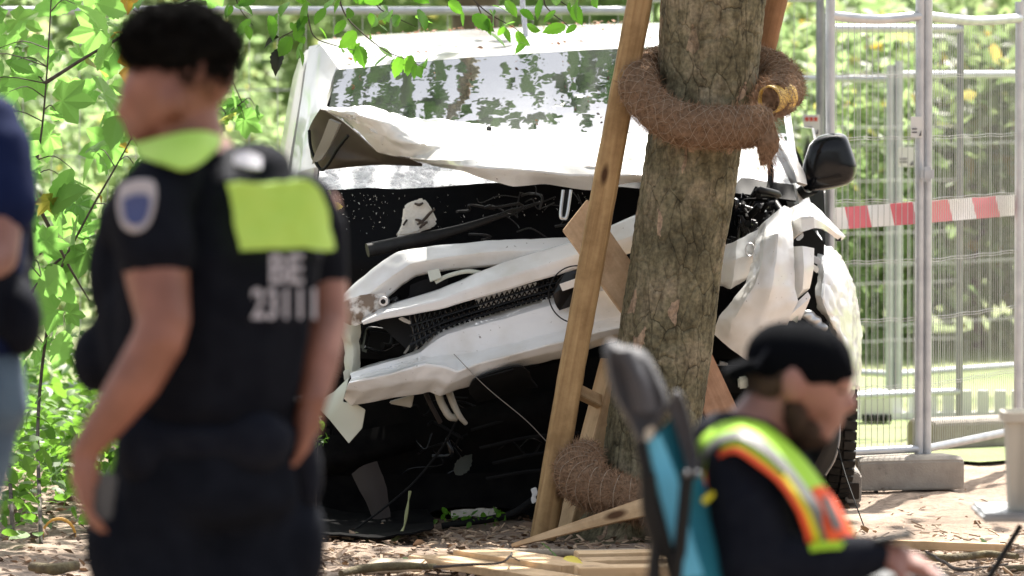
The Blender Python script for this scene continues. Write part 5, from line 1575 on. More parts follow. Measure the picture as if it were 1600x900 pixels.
# plate holder hanging at the left, white with dark bars
prism('grid_plate', [(449, 624), (478, 616), (506, 664), (474, 672)], 21.15, .012, M['sign_white'], car, .002)
tubes('grid_bars', [[P(452, 622, 21.14), P(478, 676, 21.14)], [P(476, 616, 21.14), P(502, 664, 21.14)], [P(460, 643, 21.14), P(487, 634, 21.14)], [P(470, 664, 21.14), P(498, 654, 21.14)], [P(464, 622, 21.14), P(478, 628, 21.14)]], .0045, M['black'], car, n=6)
L_('arch_liner', [row([(470, 690, 21.3), (520, 680, 21.2), (590, 668, 21.2), (640, 660, 21.3)]), row([(470, 730, 21.24), (520, 722, 21.14), (590, 704, 21.14), (650, 690, 21.26)]), row([(474, 746, 21.3), (530, 738, 21.2), (600, 716, 21.2), (650, 700, 21.3)])], 'liner', thick=.01, sub=2)
L_('dangling_bracket', [row([(552, 740, 21.1), (570, 728, 21.08), (588, 724, 21.1)]), row([(566, 768, 21.06), (584, 762, 21.04), (600, 756, 21.06)]), row([(580, 800, 21.04), (594, 800, 21.02), (608, 792, 21.04)]), row([(588, 828, 21.02), (600, 830, 21.02), (610, 826, 21.02)])], 'taupe', thick=.02, sub=2, crumple=.006, cscale=12)

# underside: radiator pack, skirt, undertray (all black)
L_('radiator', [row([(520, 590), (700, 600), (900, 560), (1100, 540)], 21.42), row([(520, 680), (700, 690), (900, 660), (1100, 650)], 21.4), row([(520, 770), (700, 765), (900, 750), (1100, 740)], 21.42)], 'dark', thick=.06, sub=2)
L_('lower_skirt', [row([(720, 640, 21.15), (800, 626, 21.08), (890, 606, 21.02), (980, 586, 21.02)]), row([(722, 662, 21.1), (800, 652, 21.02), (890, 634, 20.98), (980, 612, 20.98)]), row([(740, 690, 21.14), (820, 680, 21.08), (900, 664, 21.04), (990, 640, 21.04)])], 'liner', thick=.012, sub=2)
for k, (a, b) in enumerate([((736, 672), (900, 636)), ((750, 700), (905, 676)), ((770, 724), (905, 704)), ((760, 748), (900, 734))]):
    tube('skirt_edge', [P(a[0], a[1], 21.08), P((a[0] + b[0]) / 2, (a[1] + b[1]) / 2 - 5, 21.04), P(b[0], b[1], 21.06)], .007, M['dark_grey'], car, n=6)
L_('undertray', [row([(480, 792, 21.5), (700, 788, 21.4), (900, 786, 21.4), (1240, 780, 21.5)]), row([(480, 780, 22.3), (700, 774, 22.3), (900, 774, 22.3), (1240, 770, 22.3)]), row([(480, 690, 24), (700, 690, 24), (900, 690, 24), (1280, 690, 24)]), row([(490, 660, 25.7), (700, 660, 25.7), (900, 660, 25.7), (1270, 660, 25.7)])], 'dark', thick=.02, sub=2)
L_('front_valance', [row([(490, 740), (560, 745), (640, 740), (760, 740), (920, 730), (1100, 720)], 21.25), row([(490, 822), (560, 828), (640, 818), (690, 792), (800, 792), (860, 822), (1100, 815)][:6], 21.22)], 'liner', thick=.01, sub=2)
tube('tow_arm', [P(690, 822, 21.0), P(790, 806, 21.0), P(834, 782, 20.98)], [.012, .014, .016], M['dark_grey'], car, n=8)
prism('white_clip', [(829, 764), (838, 761), (841, 772), (836, 777), (840, 783), (832, 788), (829, 780), (832, 774)], 20.9, .012, M['sign_white'], car, .003)
tube('hanging_cable', [P(540, 836, 20.6), P(562, 822, 20.7), P(610, 786, 20.9), P(650, 750, 21.0), P(690, 700, 21.02), P(715, 655, 21.04)], .0045, M['dark_grey'], car, n=6)
for k in range(4):
    tube('olive_strap', [P(556 + k * 3, 832 + k, 20.4), P(580, 845 + k * 2, 20.3), P(612, 850 - k * 2, 20.3), P(630, 828 - k, 20.4 + .01 * k), P(634 + k, 800, 20.6), P(642 - k, 768, 20.8)], .0028, M['strap'], car, n=6)
tube('thread', [P(709, 553, 20.73), P(760, 605, 20.75), P(820, 655, 20.8), P(856, 692, 20.85)], .0016, M['hood_rib'], car, n=5)
single_leaf('caught_leaf', P(712, 742, 21.05), .1, M['leaf_dead'], T_OV, (1.3, -.9, .2), None, car)

# right side: torn wing, lamp panel, arch, pillar, mirror, wheel
L_('wing_panel', [row([(1180, 362, 21.3), (1198, 343, 21.2), (1226, 320, 21.18), (1237, 327, 21.28)]), row([(1181, 380, 21.1), (1196, 370, 21.03), (1216, 366, 21.0), (1238, 372, 21.1)]), row([(1176, 410, 21.05), (1190, 412, 20.97), (1212, 412, 20.96), (1240, 410, 21.06)]),
                  row([(1166, 442, 21.0), (1180, 446, 20.94), (1206, 450, 20.94), (1242, 448, 21.04)]), row([(1144, 470, 20.98), (1160, 476, 20.93), (1196, 486, 20.95), (1246, 470, 21.04)]), row([(1124, 494, 20.97), (1142, 506, 20.94), (1184, 522, 20.97), (1232, 502, 21.04)]), row([(1114, 521, 20.98), (1138, 542, 20.98), (1167, 564, 21.0), (1222, 540, 21.06)])], thick=.006, sub=3, crumple=.003, cscale=8, ridge=.003, cr=.75)
L_('lamp_panel', [row([(1236, 386, 21.12), (1254, 385, 21.08), (1271, 388, 21.12)]), row([(1238, 420, 21.08), (1256, 418, 21.04), (1270, 420, 21.1)]), row([(1242, 452, 21.08), (1254, 452, 21.05), (1264, 450, 21.12)]), row([(1238, 468, 21.1), (1244, 466, 21.08), (1252, 460, 21.14)])], thick=.008, sub=2)
L_('torn_strip', [row([(1234, 484, 21.08), (1262, 456, 21.1)]), row([(1234, 492, 21.06), (1266, 464, 21.1)]), row([(1230, 500, 21.1), (1250, 500, 21.12)])], thick=.008, sub=2)
prism('strip_tab', [(1238, 494), (1250, 480), (1246, 506), (1238, 500)], 21.1, .02, M['paint_dull'], car, .003)
L_('inner_wing', [row([(1124, 388, 21.2), (1150, 376, 21.16), (1184, 360, 21.2)]), row([(1122, 414, 21.14), (1150, 406, 21.08), (1180, 398, 21.14)]), row([(1118, 440, 21.16), (1144, 438, 21.1), (1174, 428, 21.16)]), row([(1124, 446, 21.2), (1140, 451, 21.16), (1170, 434, 21.2)])], thick=.006, sub=3, crumple=.006, cscale=14)
tube('badge_loop', [P(1172 + 7 * math.cos(a), 390 + 10 * math.sin(a), 21.05) for a in np.linspace(0, 6.0, 16)], .003, M['silver'], car, n=6, smooth_path=0)
L_('wing_top', [row([(1236, 326, 21.35), (1250, 320, 21.3), (1268, 320, 21.3), (1283, 332, 21.35), (1298, 348, 21.4), (1319, 370, 21.5)]), row([(1237, 348, 21.22), (1252, 340, 21.16), (1270, 339, 21.16), (1284, 348, 21.24), (1297, 358, 21.34), (1316, 373, 21.48)]), row([(1238, 374, 21.2), (1254, 362, 21.16), (1271, 356, 21.16), (1284, 358, 21.24), (1294, 363, 21.34), (1311, 375, 21.48)])], thick=.01, sub=3, crumple=.003, cscale=12)
tube('wing_tip', [P(1306, 372, 21.46), P(1314, 373, 21.46)], .011, M['black'], car, n=8)
prism('wing_clip', [(1243, 374), (1255, 363), (1256, 370), (1248, 377)], 21.2, .02, M['zinc'], car, .003)
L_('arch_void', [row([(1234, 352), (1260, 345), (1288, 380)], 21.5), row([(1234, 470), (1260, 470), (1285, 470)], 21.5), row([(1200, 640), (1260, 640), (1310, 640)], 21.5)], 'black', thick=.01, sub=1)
L_('outer_wing', [row([(1276, 360, 21.6), (1287, 382, 21.6), (1297, 386, 21.65), (1313, 400, 21.8), (1326, 425, 22.0)]), row([(1278, 430, 21.4), (1288, 424, 21.36), (1302, 424, 21.42), (1320, 432, 21.6), (1336, 450, 21.9)]), row([(1272, 462, 21.3), (1284, 464, 21.26), (1302, 470, 21.34), (1326, 478, 21.55), (1342, 486, 21.9)]),
                  row([(1276, 480, 21.34), (1292, 490, 21.28), (1308, 506, 21.36), (1328, 520, 21.56), (1347, 530, 21.9)]), row([(1296, 505, 21.42), (1306, 518, 21.36), (1318, 536, 21.4), (1332, 552, 21.56), (1346, 570, 21.9)]), row([(1300, 560, 21.6), (1310, 576, 21.5), (1320, 590, 21.5), (1330, 600, 21.6), (1342, 606, 21.9)]), row([(1290, 610, 21.7), (1298, 630, 21.6), (1306, 646, 21.58), (1314, 644, 21.66), (1322, 638, 21.9)])], thick=.008, sub=3, crumple=.005, cscale=9, ridge=.006, cr=.75)
prism('wing_tab', [(1270, 398), (1282, 404), (1284, 416), (1270, 410)], 21.28, .03, M['zinc'], car, .004)
prism('wing_tab', [(1270, 412), (1280, 418), (1278, 428), (1270, 422)], 21.26, .03, M['paint'], car, .004)
blob('head_lamp', [('e', P(1262, 492, 21.3), (.03, .02, .02)), ('e', P(1272, 500, 21.3), (.03, .02, .018)), ('e', P(1282, 512, 21.3), (.03, .02, .02))], M['silver'], car, .006, 2)
L_('pillar_trim', [row([(1208, 222, 22.3), (1214, 218, 22.2), (1223, 217, 22.25)]), row([(1218, 246, 22.15), (1228, 242, 22.05), (1240, 244, 22.1)]), row([(1230, 270, 22.0), (1241, 266, 21.9), (1256, 272, 21.95)]), row([(1238, 286, 21.95), (1246, 286, 21.85), (1259, 290, 21.9)])], 'trim_grey', thick=.014, sub=3)
L_('pillar', [row([(1196, 88, 22.9), (1212, 84, 22.95), (1224, 96, 23.1)]), row([(1202, 160, 22.7), (1216, 160, 22.72), (1230, 166, 22.9)]), row([(1212, 232, 22.45), (1224, 234, 22.45), (1240, 240, 22.6)]), row([(1226, 290, 22.3), (1242, 294, 22.25), (1258, 300, 22.4)]), row([(1236, 330, 22.2), (1250, 330, 22.1), (1268, 335, 22.3)])], thick=.02, sub=2)
tube('screen_edge_trim', [P(1198, 240, 22.3), P(1204, 262, 22.2), P(1203, 290, 22.1), P(1194, 316, 22.0)], .012, M['dark_grey'], car, n=8)
tube('wiper_cable', [P(1150, 318, 21.5), P(1175, 326, 21.45), P(1196, 330, 21.5)], .006, M['silver'], car, n=6)
mr = pillow('mirror', [(1264, 226), (1276, 214), (1300, 208), (1321, 211), (1331, 232), (1339, 262), (1331, 284), (1311, 293), (1280, 299), (1258, 300), (1252, 282), (1255, 256)],
            [(22.05, .4), (22.054, .75), (22.07, .9), (22.1, .97), (22.15, 1.0), (22.25, 1.0), (22.28, .93), (22.285, .5)], M['black_gloss'], car)
tube('mirror_arm', [P(1270, 292, 22.2), P(1252, 302, 22.25), P(1238, 310, 22.35)], [.03, .026, .03], M['black'], mr)
tube('mirror_seam', [P(1262, 268, 22.135), P(1280, 262, 22.12), P(1302, 258, 22.115)], .003, M['dark_grey'], mr, n=6)
# front wheels
def wheel(cx, Y, rz, steer):
    c = Vector((cx, Y, rz))
    w = empty('wheel', c)
    w.parent = car; w.matrix_parent_inverse = root_inv(car)
    prof = [(-.125, .24), (-.128, .3), (-.122, .345), (-.105, .368), (-.06, .376), (0, .378), (.06, .376), (.105, .368), (.122, .345), (.128, .3), (.125, .24), (.1, .225), (-.1, .225), (-.125, .24)]
    n = 60
    v, f = [], []
    for j in range(n):
        a = 2 * math.pi * j / n
        for x, r_ in prof:
            v.append(Vector((x, r_ * math.cos(a), r_ * math.sin(a))))
    k = len(prof)
    for j in range(n):
        for i in range(k - 1):
            f.append((j * k + i, j * k + i + 1, ((j + 1) % n) * k + i + 1, ((j + 1) % n) * k + i))
    m = Matrix.Translation(c) @ Matrix.Rotation(steer, 4, 'Z')
    o = link('tyre', py_mesh('tyre', [m @ q for q in v], f), M['rubber'], w); sharpen(o, 60)
    V, F = [], []
    for j in range(56):      # tread blocks
        a = 2 * math.pi * j / 56
        for x0, x1 in ((-.124, -.075), (-.066, -.026), (-.018, .018), (.026, .066), (.075, .124)):
            b = len(V)
            for da in (-.043, .043):
                for rr in (.366 if abs(x0) > .07 or abs(x1) > .07 else .374, .386):
                    for x in (x0, x1):
                        rr2 = rr - (.012 if abs(x) > .1 and rr > .38 else 0)
                        V.append(m @ Vector((x, rr2 * math.cos(a + da + x * .6), rr2 * math.sin(a + da + x * .6))))
            F += [(b + q0, b + q1, b + q2, b + q3) for q0, q1, q2, q3 in ((2, 3, 7, 6), (0, 2, 6, 4), (1, 5, 7, 3), (0, 1, 3, 2), (4, 6, 7, 5))]
    o = link('tread_blocks', py_mesh('tread_blocks', V, F), M['rubber'], w)
    pts_ = [m @ Vector((s, 0, 0)) for s in (-.1, .1)]
    tube('rim', pts_, [.226, .226], M['zinc_dark'], w, n=32)
    return w
wheel(X(1272, 22.2), 22.2, .385, R(4))
wheel(X(478, 22.3), 22.3, .385, R(6))
wheel(X(1268, 25.0), 25.0, .385, 0)
wheel(X(500, 25.0), 25.0, .385, 0)
L_('wheel_arch_liner', [row([(1270, 660, 21.7), (1290, 664, 21.66), (1312, 668, 21.72)]), row([(1268, 690, 21.68), (1290, 692, 21.62), (1312, 690, 21.7)]), row([(1240, 740, 21.7), (1262, 744, 21.64), (1290, 744, 21.7)])], 'black', thick=.012, sub=2)
tube('liner_edge', [P(1312, 662, 21.6), P(1311, 690, 21.58), P(1304, 718, 21.58), P(1290, 742, 21.6)], .004, M['trim_grey'], car, n=6)
tube('hanging_wire', [P(1309, 700, 21.5), P(1322, 745, 21.4), P(1338, 790, 21.3), P(1352, 828, 21.25)], .0026, M['black'], car, n=6)
# dark clutter right of the trunk
for k, (x, y, sx, sz, mt) in enumerate([(1140, 592, .12, .1, 'dark_grey'), (1128, 576, .06, .05, 'trim_grey'), (1150, 620, .14, .1, 'dark'), (1160, 660, .2, .2, 'dark'), (1200, 600, .2, .2, 'dark'), (1180, 700, .3, .2, 'dark'), (1240, 560, .2, .16, 'dark')]):
    box('engine_block', P(x, y, 21.25 + .03 * k), (sx, .12, sz), M[mt], car, .015, rot=Matrix.Rotation(.3 * math.sin(k * 2), 3, 'Y'))
prism('white_connector', [(1153, 590), (1169, 588), (1170, 606), (1154, 608)], 21.15, .05, M['paint_dull'], car, .006)
# leaf litter on roof and screen
pos = []
for i in range(330):
    px = random.uniform(520, 1020); t = random.random() ** 1.4
    yb = np.interp(px, [523, 740, 900, 1030], [104, 83, 73, 67]); yt = np.interp(px, [496, 750, 900, 1030], [64, 47, 40, 36])
    py = yb * t + yt * (1 - t); Yv = 22.8 * t + 24.8 * (1 - t)
    q = P(px, py, Yv); pos.append((q.x, q.y, q.z + .014))
n = len(pos)
tag(link('roof_litter', cloud_mesh('roof_litter', T_SI, np.array(pos), rot_mats(n, .35), RNG.uniform(.012, .034, n)), M['litter_red'], car), kind='stuff')
pos = [screen(random.uniform(.04, .8), random.uniform(.05, .55)) for i in range(40)]
pos = np.array([P(a, b, c - .02) + Vector((0, 0, .004)) for a, b, c in pos])
tag(link('screen_litter', cloud_mesh('screen_litter', T_SI, pos, rot_mats(40, .4), RNG.uniform(.008, .02, 40)), M['litter_red'], car), kind='stuff')

# white crumbs added as glints of broken glass on the dark panels
pos = np.array([P(random.gauss(545, 40) if i % 3 else random.uniform(505, 960), 302 + abs(random.gauss(0, 30)), 21.6 + random.uniform(-.06, .05)) for i in range(190)])
pos = pos[pos[:, 0] > P(503, 300, 21.6).x]
tag(link('glass_glints', cloud_mesh('glass_glints', T_CHIP, pos, rot_mats(len(pos), 1.2), RNG.uniform(.002, .008, len(pos))), M['sign_white'], car), kind='stuff')

# pale sheet added for sunlit ground under the front edge, with leaves
L_('sunlit_patch_sheet', [row([(704, 797, 21.16), (730, 795, 21.14), (752, 794, 21.15), (776, 793, 21.16)]), row([(706, 805, 21.1), (730, 803, 21.08), (756, 802, 21.1), (777, 802, 21.1)]), row([(712, 812, 21.06), (732, 810, 21.04), (752, 808, 21.06), (770, 807, 21.06)])], 'cream', thick=.003, sub=3, crumple=.01, cscale=16)
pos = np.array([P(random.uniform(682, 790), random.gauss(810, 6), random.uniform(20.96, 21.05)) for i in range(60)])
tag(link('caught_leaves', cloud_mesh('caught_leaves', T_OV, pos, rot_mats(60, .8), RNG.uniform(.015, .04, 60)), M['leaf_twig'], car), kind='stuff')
# wiring, pipes and brackets behind the bumper and grille
for k in range(30):
    x0, y0 = re_.uniform(560, 900), re_.uniform(520, 760)
    pts_ = [P(x0 + i * re_.uniform(10, 34), y0 + i * re_.uniform(-16, 10), 21.26 + re_.uniform(-.06, .06)) for i in range(4)]
    tube('pipe', pts_, re_.choice([.004, .006, .011]), M[re_.choice(['black', 'black_gloss', 'dark_grey', 'black_gloss'])], car, n=8)

for k in range(34):      # grey castings, cables and clips that catch some light in the bay
    if k < 16: x0, y0, yy_ = re_.uniform(700, 900), re_.uniform(300, 372), 21.5
    elif k < 24: x0, y0, yy_ = re_.uniform(1150, 1200), re_.uniform(300, 370), 21.45
    else: continue
    if k % 3 or k < 16:
        pts_ = [P(x0 + i * re_.uniform(4, 22) * (.5 if 16 <= k < 24 else 1), y0 + i * re_.uniform(-9, 9), yy_ + re_.uniform(-.05, .05)) for i in range(4)]
        tube('cable', pts_, re_.choice([.002, .003, .005]), M['strut'], car, n=7)
    else:
        box('casting', P(x0, y0, yy_ + .06), (re_.uniform(.03, .11), .05, re_.uniform(.02, .06)), M['strut'], car, .008, rot=Matrix.Rotation(re_.uniform(-.6, .6), 3, 'Y') @ Matrix.Rotation(re_.uniform(-.5, .5), 3, 'X'))

# black sheet added from the nose to the soil, standing for the car's shadow
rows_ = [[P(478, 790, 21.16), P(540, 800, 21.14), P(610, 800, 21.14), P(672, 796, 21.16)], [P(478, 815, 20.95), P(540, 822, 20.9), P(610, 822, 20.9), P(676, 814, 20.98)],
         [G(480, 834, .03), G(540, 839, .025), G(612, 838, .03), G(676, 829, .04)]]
L_('car_shadow_sheet', rows_, 'liner', px=False, thick=.006, sub=3, crumple=.012, cscale=9)

# ------------------------------------------------------------------ people
def rot_y(a): return Matrix.Rotation(a, 3, 'Y')
def hand_prims(wrist, along, palm_n, size=1.0, curl=.5, thumb_side=1):
    """palm and five unequal, bent fingers"""
    along = along.normalized(); n = (palm_n - along * palm_n.dot(along)).normalized(); s = along.cross(n)
    pr = [('c', [(wrist, .026 * size), (wrist + along * .045 * size, .03 * size)])]
    for k in (-1.2, 0, 1.2):
        pr.append(('c', [(wrist + along * .03 * size + s * k * .012 * size, .019 * size), (wrist + along * .088 * size + s * k * .019 * size, .016 * size)]))
    for k, ln in ((-1.5, .066), (-.5, .078), (.5, .074), (1.5, .056)):
        b = wrist + along * .088 * size + s * k * .02 * size
        d1 = (along + n * curl * .5).normalized(); d2 = (along + n * curl * 1.5).normalized(); d3 = (along * .6 + n * curl * 2.2).normalized()
        p1 = b + d1 * ln * .45 * size; p2 = p1 + d2 * ln * .32 * size; p3 = p2 + d3 * ln * .25 * size
        pr.append(('c', [(b, .0095 * size), (p1, .009 * size), (p2, .0082 * size), (p3, .007 * size)]))
    b = wrist + along * .03 * size + s * thumb_side * .026 * size
    p1 = b + (along * .6 + s * thumb_side * .8 + n * .3).normalized() * .038 * size
    p2 = p1 + (along * .9 + s * thumb_side * .2 + n * .5).normalized() * .034 * size
    pr.append(('c', [(b, .014 * size), (p1, .0115 * size), (p2, .0085 * size)]))
    return pr
def boots(root, feet, mat):
    for f_ in feet:
        blob('boot', [('c', [(f_ + Vector((0, 0, .05)), .05), (f_ + Vector((-.1, .1, .04)), .042), (f_ + Vector((-.15, .15, .035)), .035)]), ('c', [(f_ + Vector((0, 0, .05)), .052), (f_ + Vector((0, 0, .24)), .055)])], mat, root, .012, 3)

# ---- the officer, seen from behind, turned to the left
CY = 10.7
def C(px, py, dy=0.0): return P(px, py, CY + dy)
cop = empty('person', (C(320, 800).x, CY, 0), 'person in black police vest with lime panels, back to camera, at left', 'person')
lw = C(132, 706, -.2)
skin = [('e', C(272, 132), (.092, .078, .108)), ('e', C(300, 108), (.085, .08, .085)), ('e', C(238, 170), (.05, .055, .06)), ('e', C(222, 200), (.034, .036, .03)), ('e', C(206, 150), (.022, .045, .05)),
        ('c', [(C(199, 150), .013), (C(190, 176), .014)]), ('e', C(203, 194), (.012, .022, .012)), ('e', C(268, 158, -.075), (.022, .014, .034)),
        ('c', [(C(292, 170), .062), (C(302, 240), .068), (C(318, 280), .09)]),
        ('c', [(C(330, 300), (.15, .1, .07)), (C(335, 420), (.17, .115, .1)), (C(325, 600), (.14, .11, .1)), (C(318, 720), (.16, .12, .1))]),
        ('c', [(C(236, 312, -.12), .068), (C(244, 420, -.17), .064), (C(256, 500, -.21), .053), (C(246, 535, -.22), .05)]),
        ('c', [(C(250, 528, -.22), .05), (C(212, 595, -.215), .049), (C(165, 660, -.205), .037), (lw, .028)]),
        ('c', [(C(486, 330, .12), .06), (C(504, 430, .13), .05), (C(508, 500, .1), .048)]), ('c', [(C(508, 500, .1), .047), (C(500, 560, .04), .042), (C(488, 625, -.02), .03)]),
        ('c', [(C(262, 720), .085), (C(262, 900, -.02), .085), (C(258, 1150, 0), .06), (C(262, 1480, .02), .045)]), ('c', [(C(385, 720, .04), .085), (C(395, 900, .04), .085), (C(402, 1150, .05), .06), (C(405, 1480, .06), .045)])]
skin += hand_prims(lw, (C(132, 830, -.2) - lw), Vector((1, .2, 0)), 1.0, .55, -1)
skin += hand_prims(C(488, 625, -.02), Vector((-.2, .1, -1)), Vector((-1, 0, 0)), 1.0, .6, 1)
bd_ = blob('body', skin, M['skin'], cop, .0075, 4)
hair = [('e', C(280, 72), (.106, .092, .082)), ('e', C(240, 54), (.058, .074, .045)), ('e', C(213, 70), (.035, .056, .036)), ('e', C(326, 74), (.058, .08, .058)), ('e', C(326, 106), (.05, .076, .05)), ('e', C(318, 132), (.034, .068, .036)), ('e', C(282, 34), (.074, .08, .036)), ('e', C(256, 92, -.04), (.036, .042, .036)), ('e', C(296, 112, -.03), (.036, .05, .04))]
ha = blob('hair', hair, M['hair'], cop, .008, 3, disp=lambda c: .008 * noise.noise(c * 40) + .005 * noise.noise(c * 90))
fuzz('hair_curls', ha, 9000, .016, M['hair'], cop, .0012, 0)
shirt = [('c', [(C(328, 278), (.13, .09, .055)), (C(332, 330), (.18, .125, .09)), (C(336, 430), (.19, .135, .1)), (C(328, 600), (.165, .13, .1)), (C(320, 690), (.175, .13, .08))]),
         ('c', [(C(262, 290, -.1), .075), (C(230, 330, -.14), .082), (C(244, 388, -.165), .08)]), ('c', [(C(470, 320, .1), .068), (C(492, 360, .12), .064), (C(500, 435, .13), .058)]), ('c', [(C(296, 232), (.075, .075, .03)), (C(310, 262), (.11, .09, .05))])]
blob('shirt', shirt, M['uniform'], cop, .01, 5)
vest = [('c', [(C(340, 300, .0), (.165, .135, .07)), (C(342, 400), (.205, .165, .1)), (C(334, 520), (.19, .16, .1)), (C(328, 630), (.17, .15, .06))]), ('e', C(395, 262, .02), (.075, .11, .05)), ('e', C(262, 268, -.04), (.07, .1, .035)),
        ('e', C(180, 430, .12), (.055, .08, .11)), ('e', C(150, 560, .12), (.05, .08, .07)), ('e', C(185, 350, .1), (.04, .08, .06)), ('e', C(200, 520, .08), (.06, .1, .12))]
blob('vest', vest, M['uniform'], cop, .011, 4, disp=lambda c: .004 * noise.noise(c * 9))
def back_y(px): return -.175 * math.sqrt(max(.04, 1 - ((px - 342) * S(CY) / .225) ** 2))
def vp(px, py, off=.012): return (px, py, CY + back_y(px) - off)
loft('lime_back_panel', [[vp(x0 + (x1 - x0) * t / 5, y0 + (y1 - y0) * t / 5) for t in range(6)] for x0, y0, x1, y1 in ((353, 285, 480, 283), (358, 310, 500, 308), (364, 350, 516, 348), (371, 388, 523, 390))], M['lime'], cop, thick=.006, sub=3, crumple=.007, cscale=13, cr=0)
loft('lime_collar', [[(212, 226, CY - .06), (250, 216, CY - .1), (290, 207, CY - .11), (322, 206, CY - .1), (345, 214, CY - .05)], [(216, 240, CY - .1), (252, 238, CY - .15), (288, 238, CY - .16), (320, 232, CY - .14), (344, 222, CY - .08)], [(226, 250, CY - .13), (256, 256, CY - .18), (286, 267, CY - .19), (312, 258, CY - .17), (340, 232, CY - .1)]], M['lime'], cop, thick=.006, sub=2)
loft('shoulder_badge', [[(366, 240, CY - .11), (385, 236, CY - .12), (408, 246, CY - .1)], [(366, 256, CY - .135), (386, 262, CY - .145), (408, 264, CY - .13)]], M['print_white'], cop, thick=.004, sub=2)
sb = pillow('sleeve_badge', [(188, 290), (214, 282), (240, 286), (242, 318), (232, 350), (212, 362), (192, 352), (184, 320)], [(CY - .233, .7), (CY - .235, 1.0), (CY - .23, 1.04)], M['print_white'], cop)
pillow('badge_field', [(192, 312), (214, 304), (234, 310), (228, 342), (212, 352), (196, 342)], [(CY - .237, .7), (CY - .2385, 1.0), (CY - .234, 1.02)], M['badge_blue'], sb)
def print_text(name, body, px0, py0, px1, py1, mat, parent):
    cu = bpy.data.curves.new(name, 'FONT'); cu.body = body; cu.fill_mode = 'FRONT'; cu.offset = .02
    to = bpy.data.objects.new(name, cu); COL.objects.link(to)
    me = bpy.data.meshes.new_from_object(to.evaluated_get(bpy.context.evaluated_depsgraph_get()))
    bpy.data.objects.remove(to)
    xs_ = [v.co.x for v in me.vertices]; ys_ = [v.co.y for v in me.vertices]
    ax, bx_, ay, by = min(xs_), max(xs_), min(ys_), max(ys_)
    for v in me.vertices:
        px = px0 + (px1 - px0) * (v.co.x - ax) / (bx_ - ax); py = py1 + (py0 - py1) * (v.co.y - ay) / (by - ay)
        v.co = P(*vp(px, py, .016))
    return link(name, me, mat, parent)
loft('shoulder_strap', [[(352, 232, CY - .12), (366, 228, CY - .1)], [(348, 260, CY - .165), (364, 258, CY - .15)], [(350, 282, CY - .19), (368, 282, CY - .18)]], M['webbing'], cop, thick=.006, sub=2)
print_text('letters', 'BE', 422, 397, 474, 443, M['print_white'], cop)
print_text('digits', '23111', 393, 450, 494, 499, M['print_white'], cop)
belt = [('c', [(C(326, 668), (.18, .145, .03)), (C(324, 700), (.18, .145, .03))]), ('e', C(220, 700, -.08), (.05, .06, .07)), ('e', C(400, 690, -.1), (.07, .05, .06)), ('e', C(470, 700, .05), (.035, .06, .1)), ('e', C(480, 740, .05), (.03, .05, .08))]
blob('duty_belt', belt, M['navy_cloth'], cop, .01, 3)
tr_ = [('c', [(C(322, 700), (.178, .138, .06)), (C(322, 770), (.19, .14, .08))]), ('c', [(C(258, 760, -.02), .1), (C(254, 930, -.02), .105), (C(256, 1150, 0), .082), (C(262, 1500, .02), .062)]), ('c', [(C(392, 760, .04), .1), (C(400, 930, .04), .105), (C(404, 1150, .05), .082), (C(405, 1500, .06), .062)]), ('e', C(180, 850, -.02), (.06, .08, .1)), ('e', C(470, 850, .06), (.05, .08, .1))]
blob('trousers', tr_, M['trouser'], cop, .012, 5, disp=lambda c: .006 * noise.noise(c * 8))
boots(cop, [Vector((C(262, 900).x, CY + .03, .0)), Vector((C(405, 900).x, CY + .07, .0))], M['black'])
ph = box('held_phone', C(158, 775, -.19), (.05, .02, .09), M['laptop'], None, .006, rot=rot_y(.15))
tag(ph, 'small grey device held in the left hand of the officer', 'device')

# ---- the person cut by the left edge
QY = 11.3
def Q(px, py, dy=0.0): return P(px, py, QY + dy)
pl2 = empty('person', (Q(-90, 800).x, QY, 0), 'person in blue T-shirt, black vest and jeans cut by the left edge', 'person')
q_el = Q(-6, 398, -.12)
qs = [('c', [(Q(-90, 190), (.15, .1, .07)), (Q(-92, 330), (.16, .12, .1)), (Q(-90, 480), (.14, .11, .1)), (Q(-88, 580), (.16, .12, .1))]), ('c', [(Q(-85, 150), .06), (Q(-80, 60), .058)]), ('e', Q(-80, 20), (.085, .095, .11)), ('e', Q(-62, 30), (.06, .075, .08)),
      ('c', [(Q(-15, 210, -.02), .062), (Q(-2, 320, -.08), .054), (q_el, .047)]), ('c', [(q_el, .047), (Q(-60, 430, -.2), .042), (Q(-110, 440, -.26), .03)]), ('c', [(Q(-165, 210), .06), (Q(-185, 320), .05), (Q(-180, 430, -.05), .045)]),
      ('c', [(Q(-40, 580), .085), (Q(-52, 760), .075), (Q(-66, 950), .058), (Q(-60, 1480), .045)]), ('c', [(Q(-135, 580), .085), (Q(-140, 760), .075), (Q(-142, 950), .058), (Q(-138, 1480), .045)])]
qs += hand_prims(Q(-110, 440, -.26), Vector((-1, -.2, 0)), Vector((0, 0, -1)), 1, .5, 1)
blob('body', qs, M['skin_pale'], pl2, .0085, 4)
blob('hair', [('e', Q(-84, 4), (.092, .1, .09)), ('e', Q(-100, 26), (.07, .09, .09))], M['hair'], pl2, .01, 3)
blob('t_shirt', [('c', [(Q(-90, 180), (.16, .11, .06)), (Q(-92, 330), (.18, .135, .1)), (Q(-90, 540), (.165, .13, .09))]), ('c', [(Q(-35, 195), .075), (Q(-8, 240, -.03), .08), (Q(2, 320, -.07), .078)]), ('c', [(Q(-150, 200), .07), (Q(-180, 320), .07)])], M['tshirt'], pl2, .01, 5)
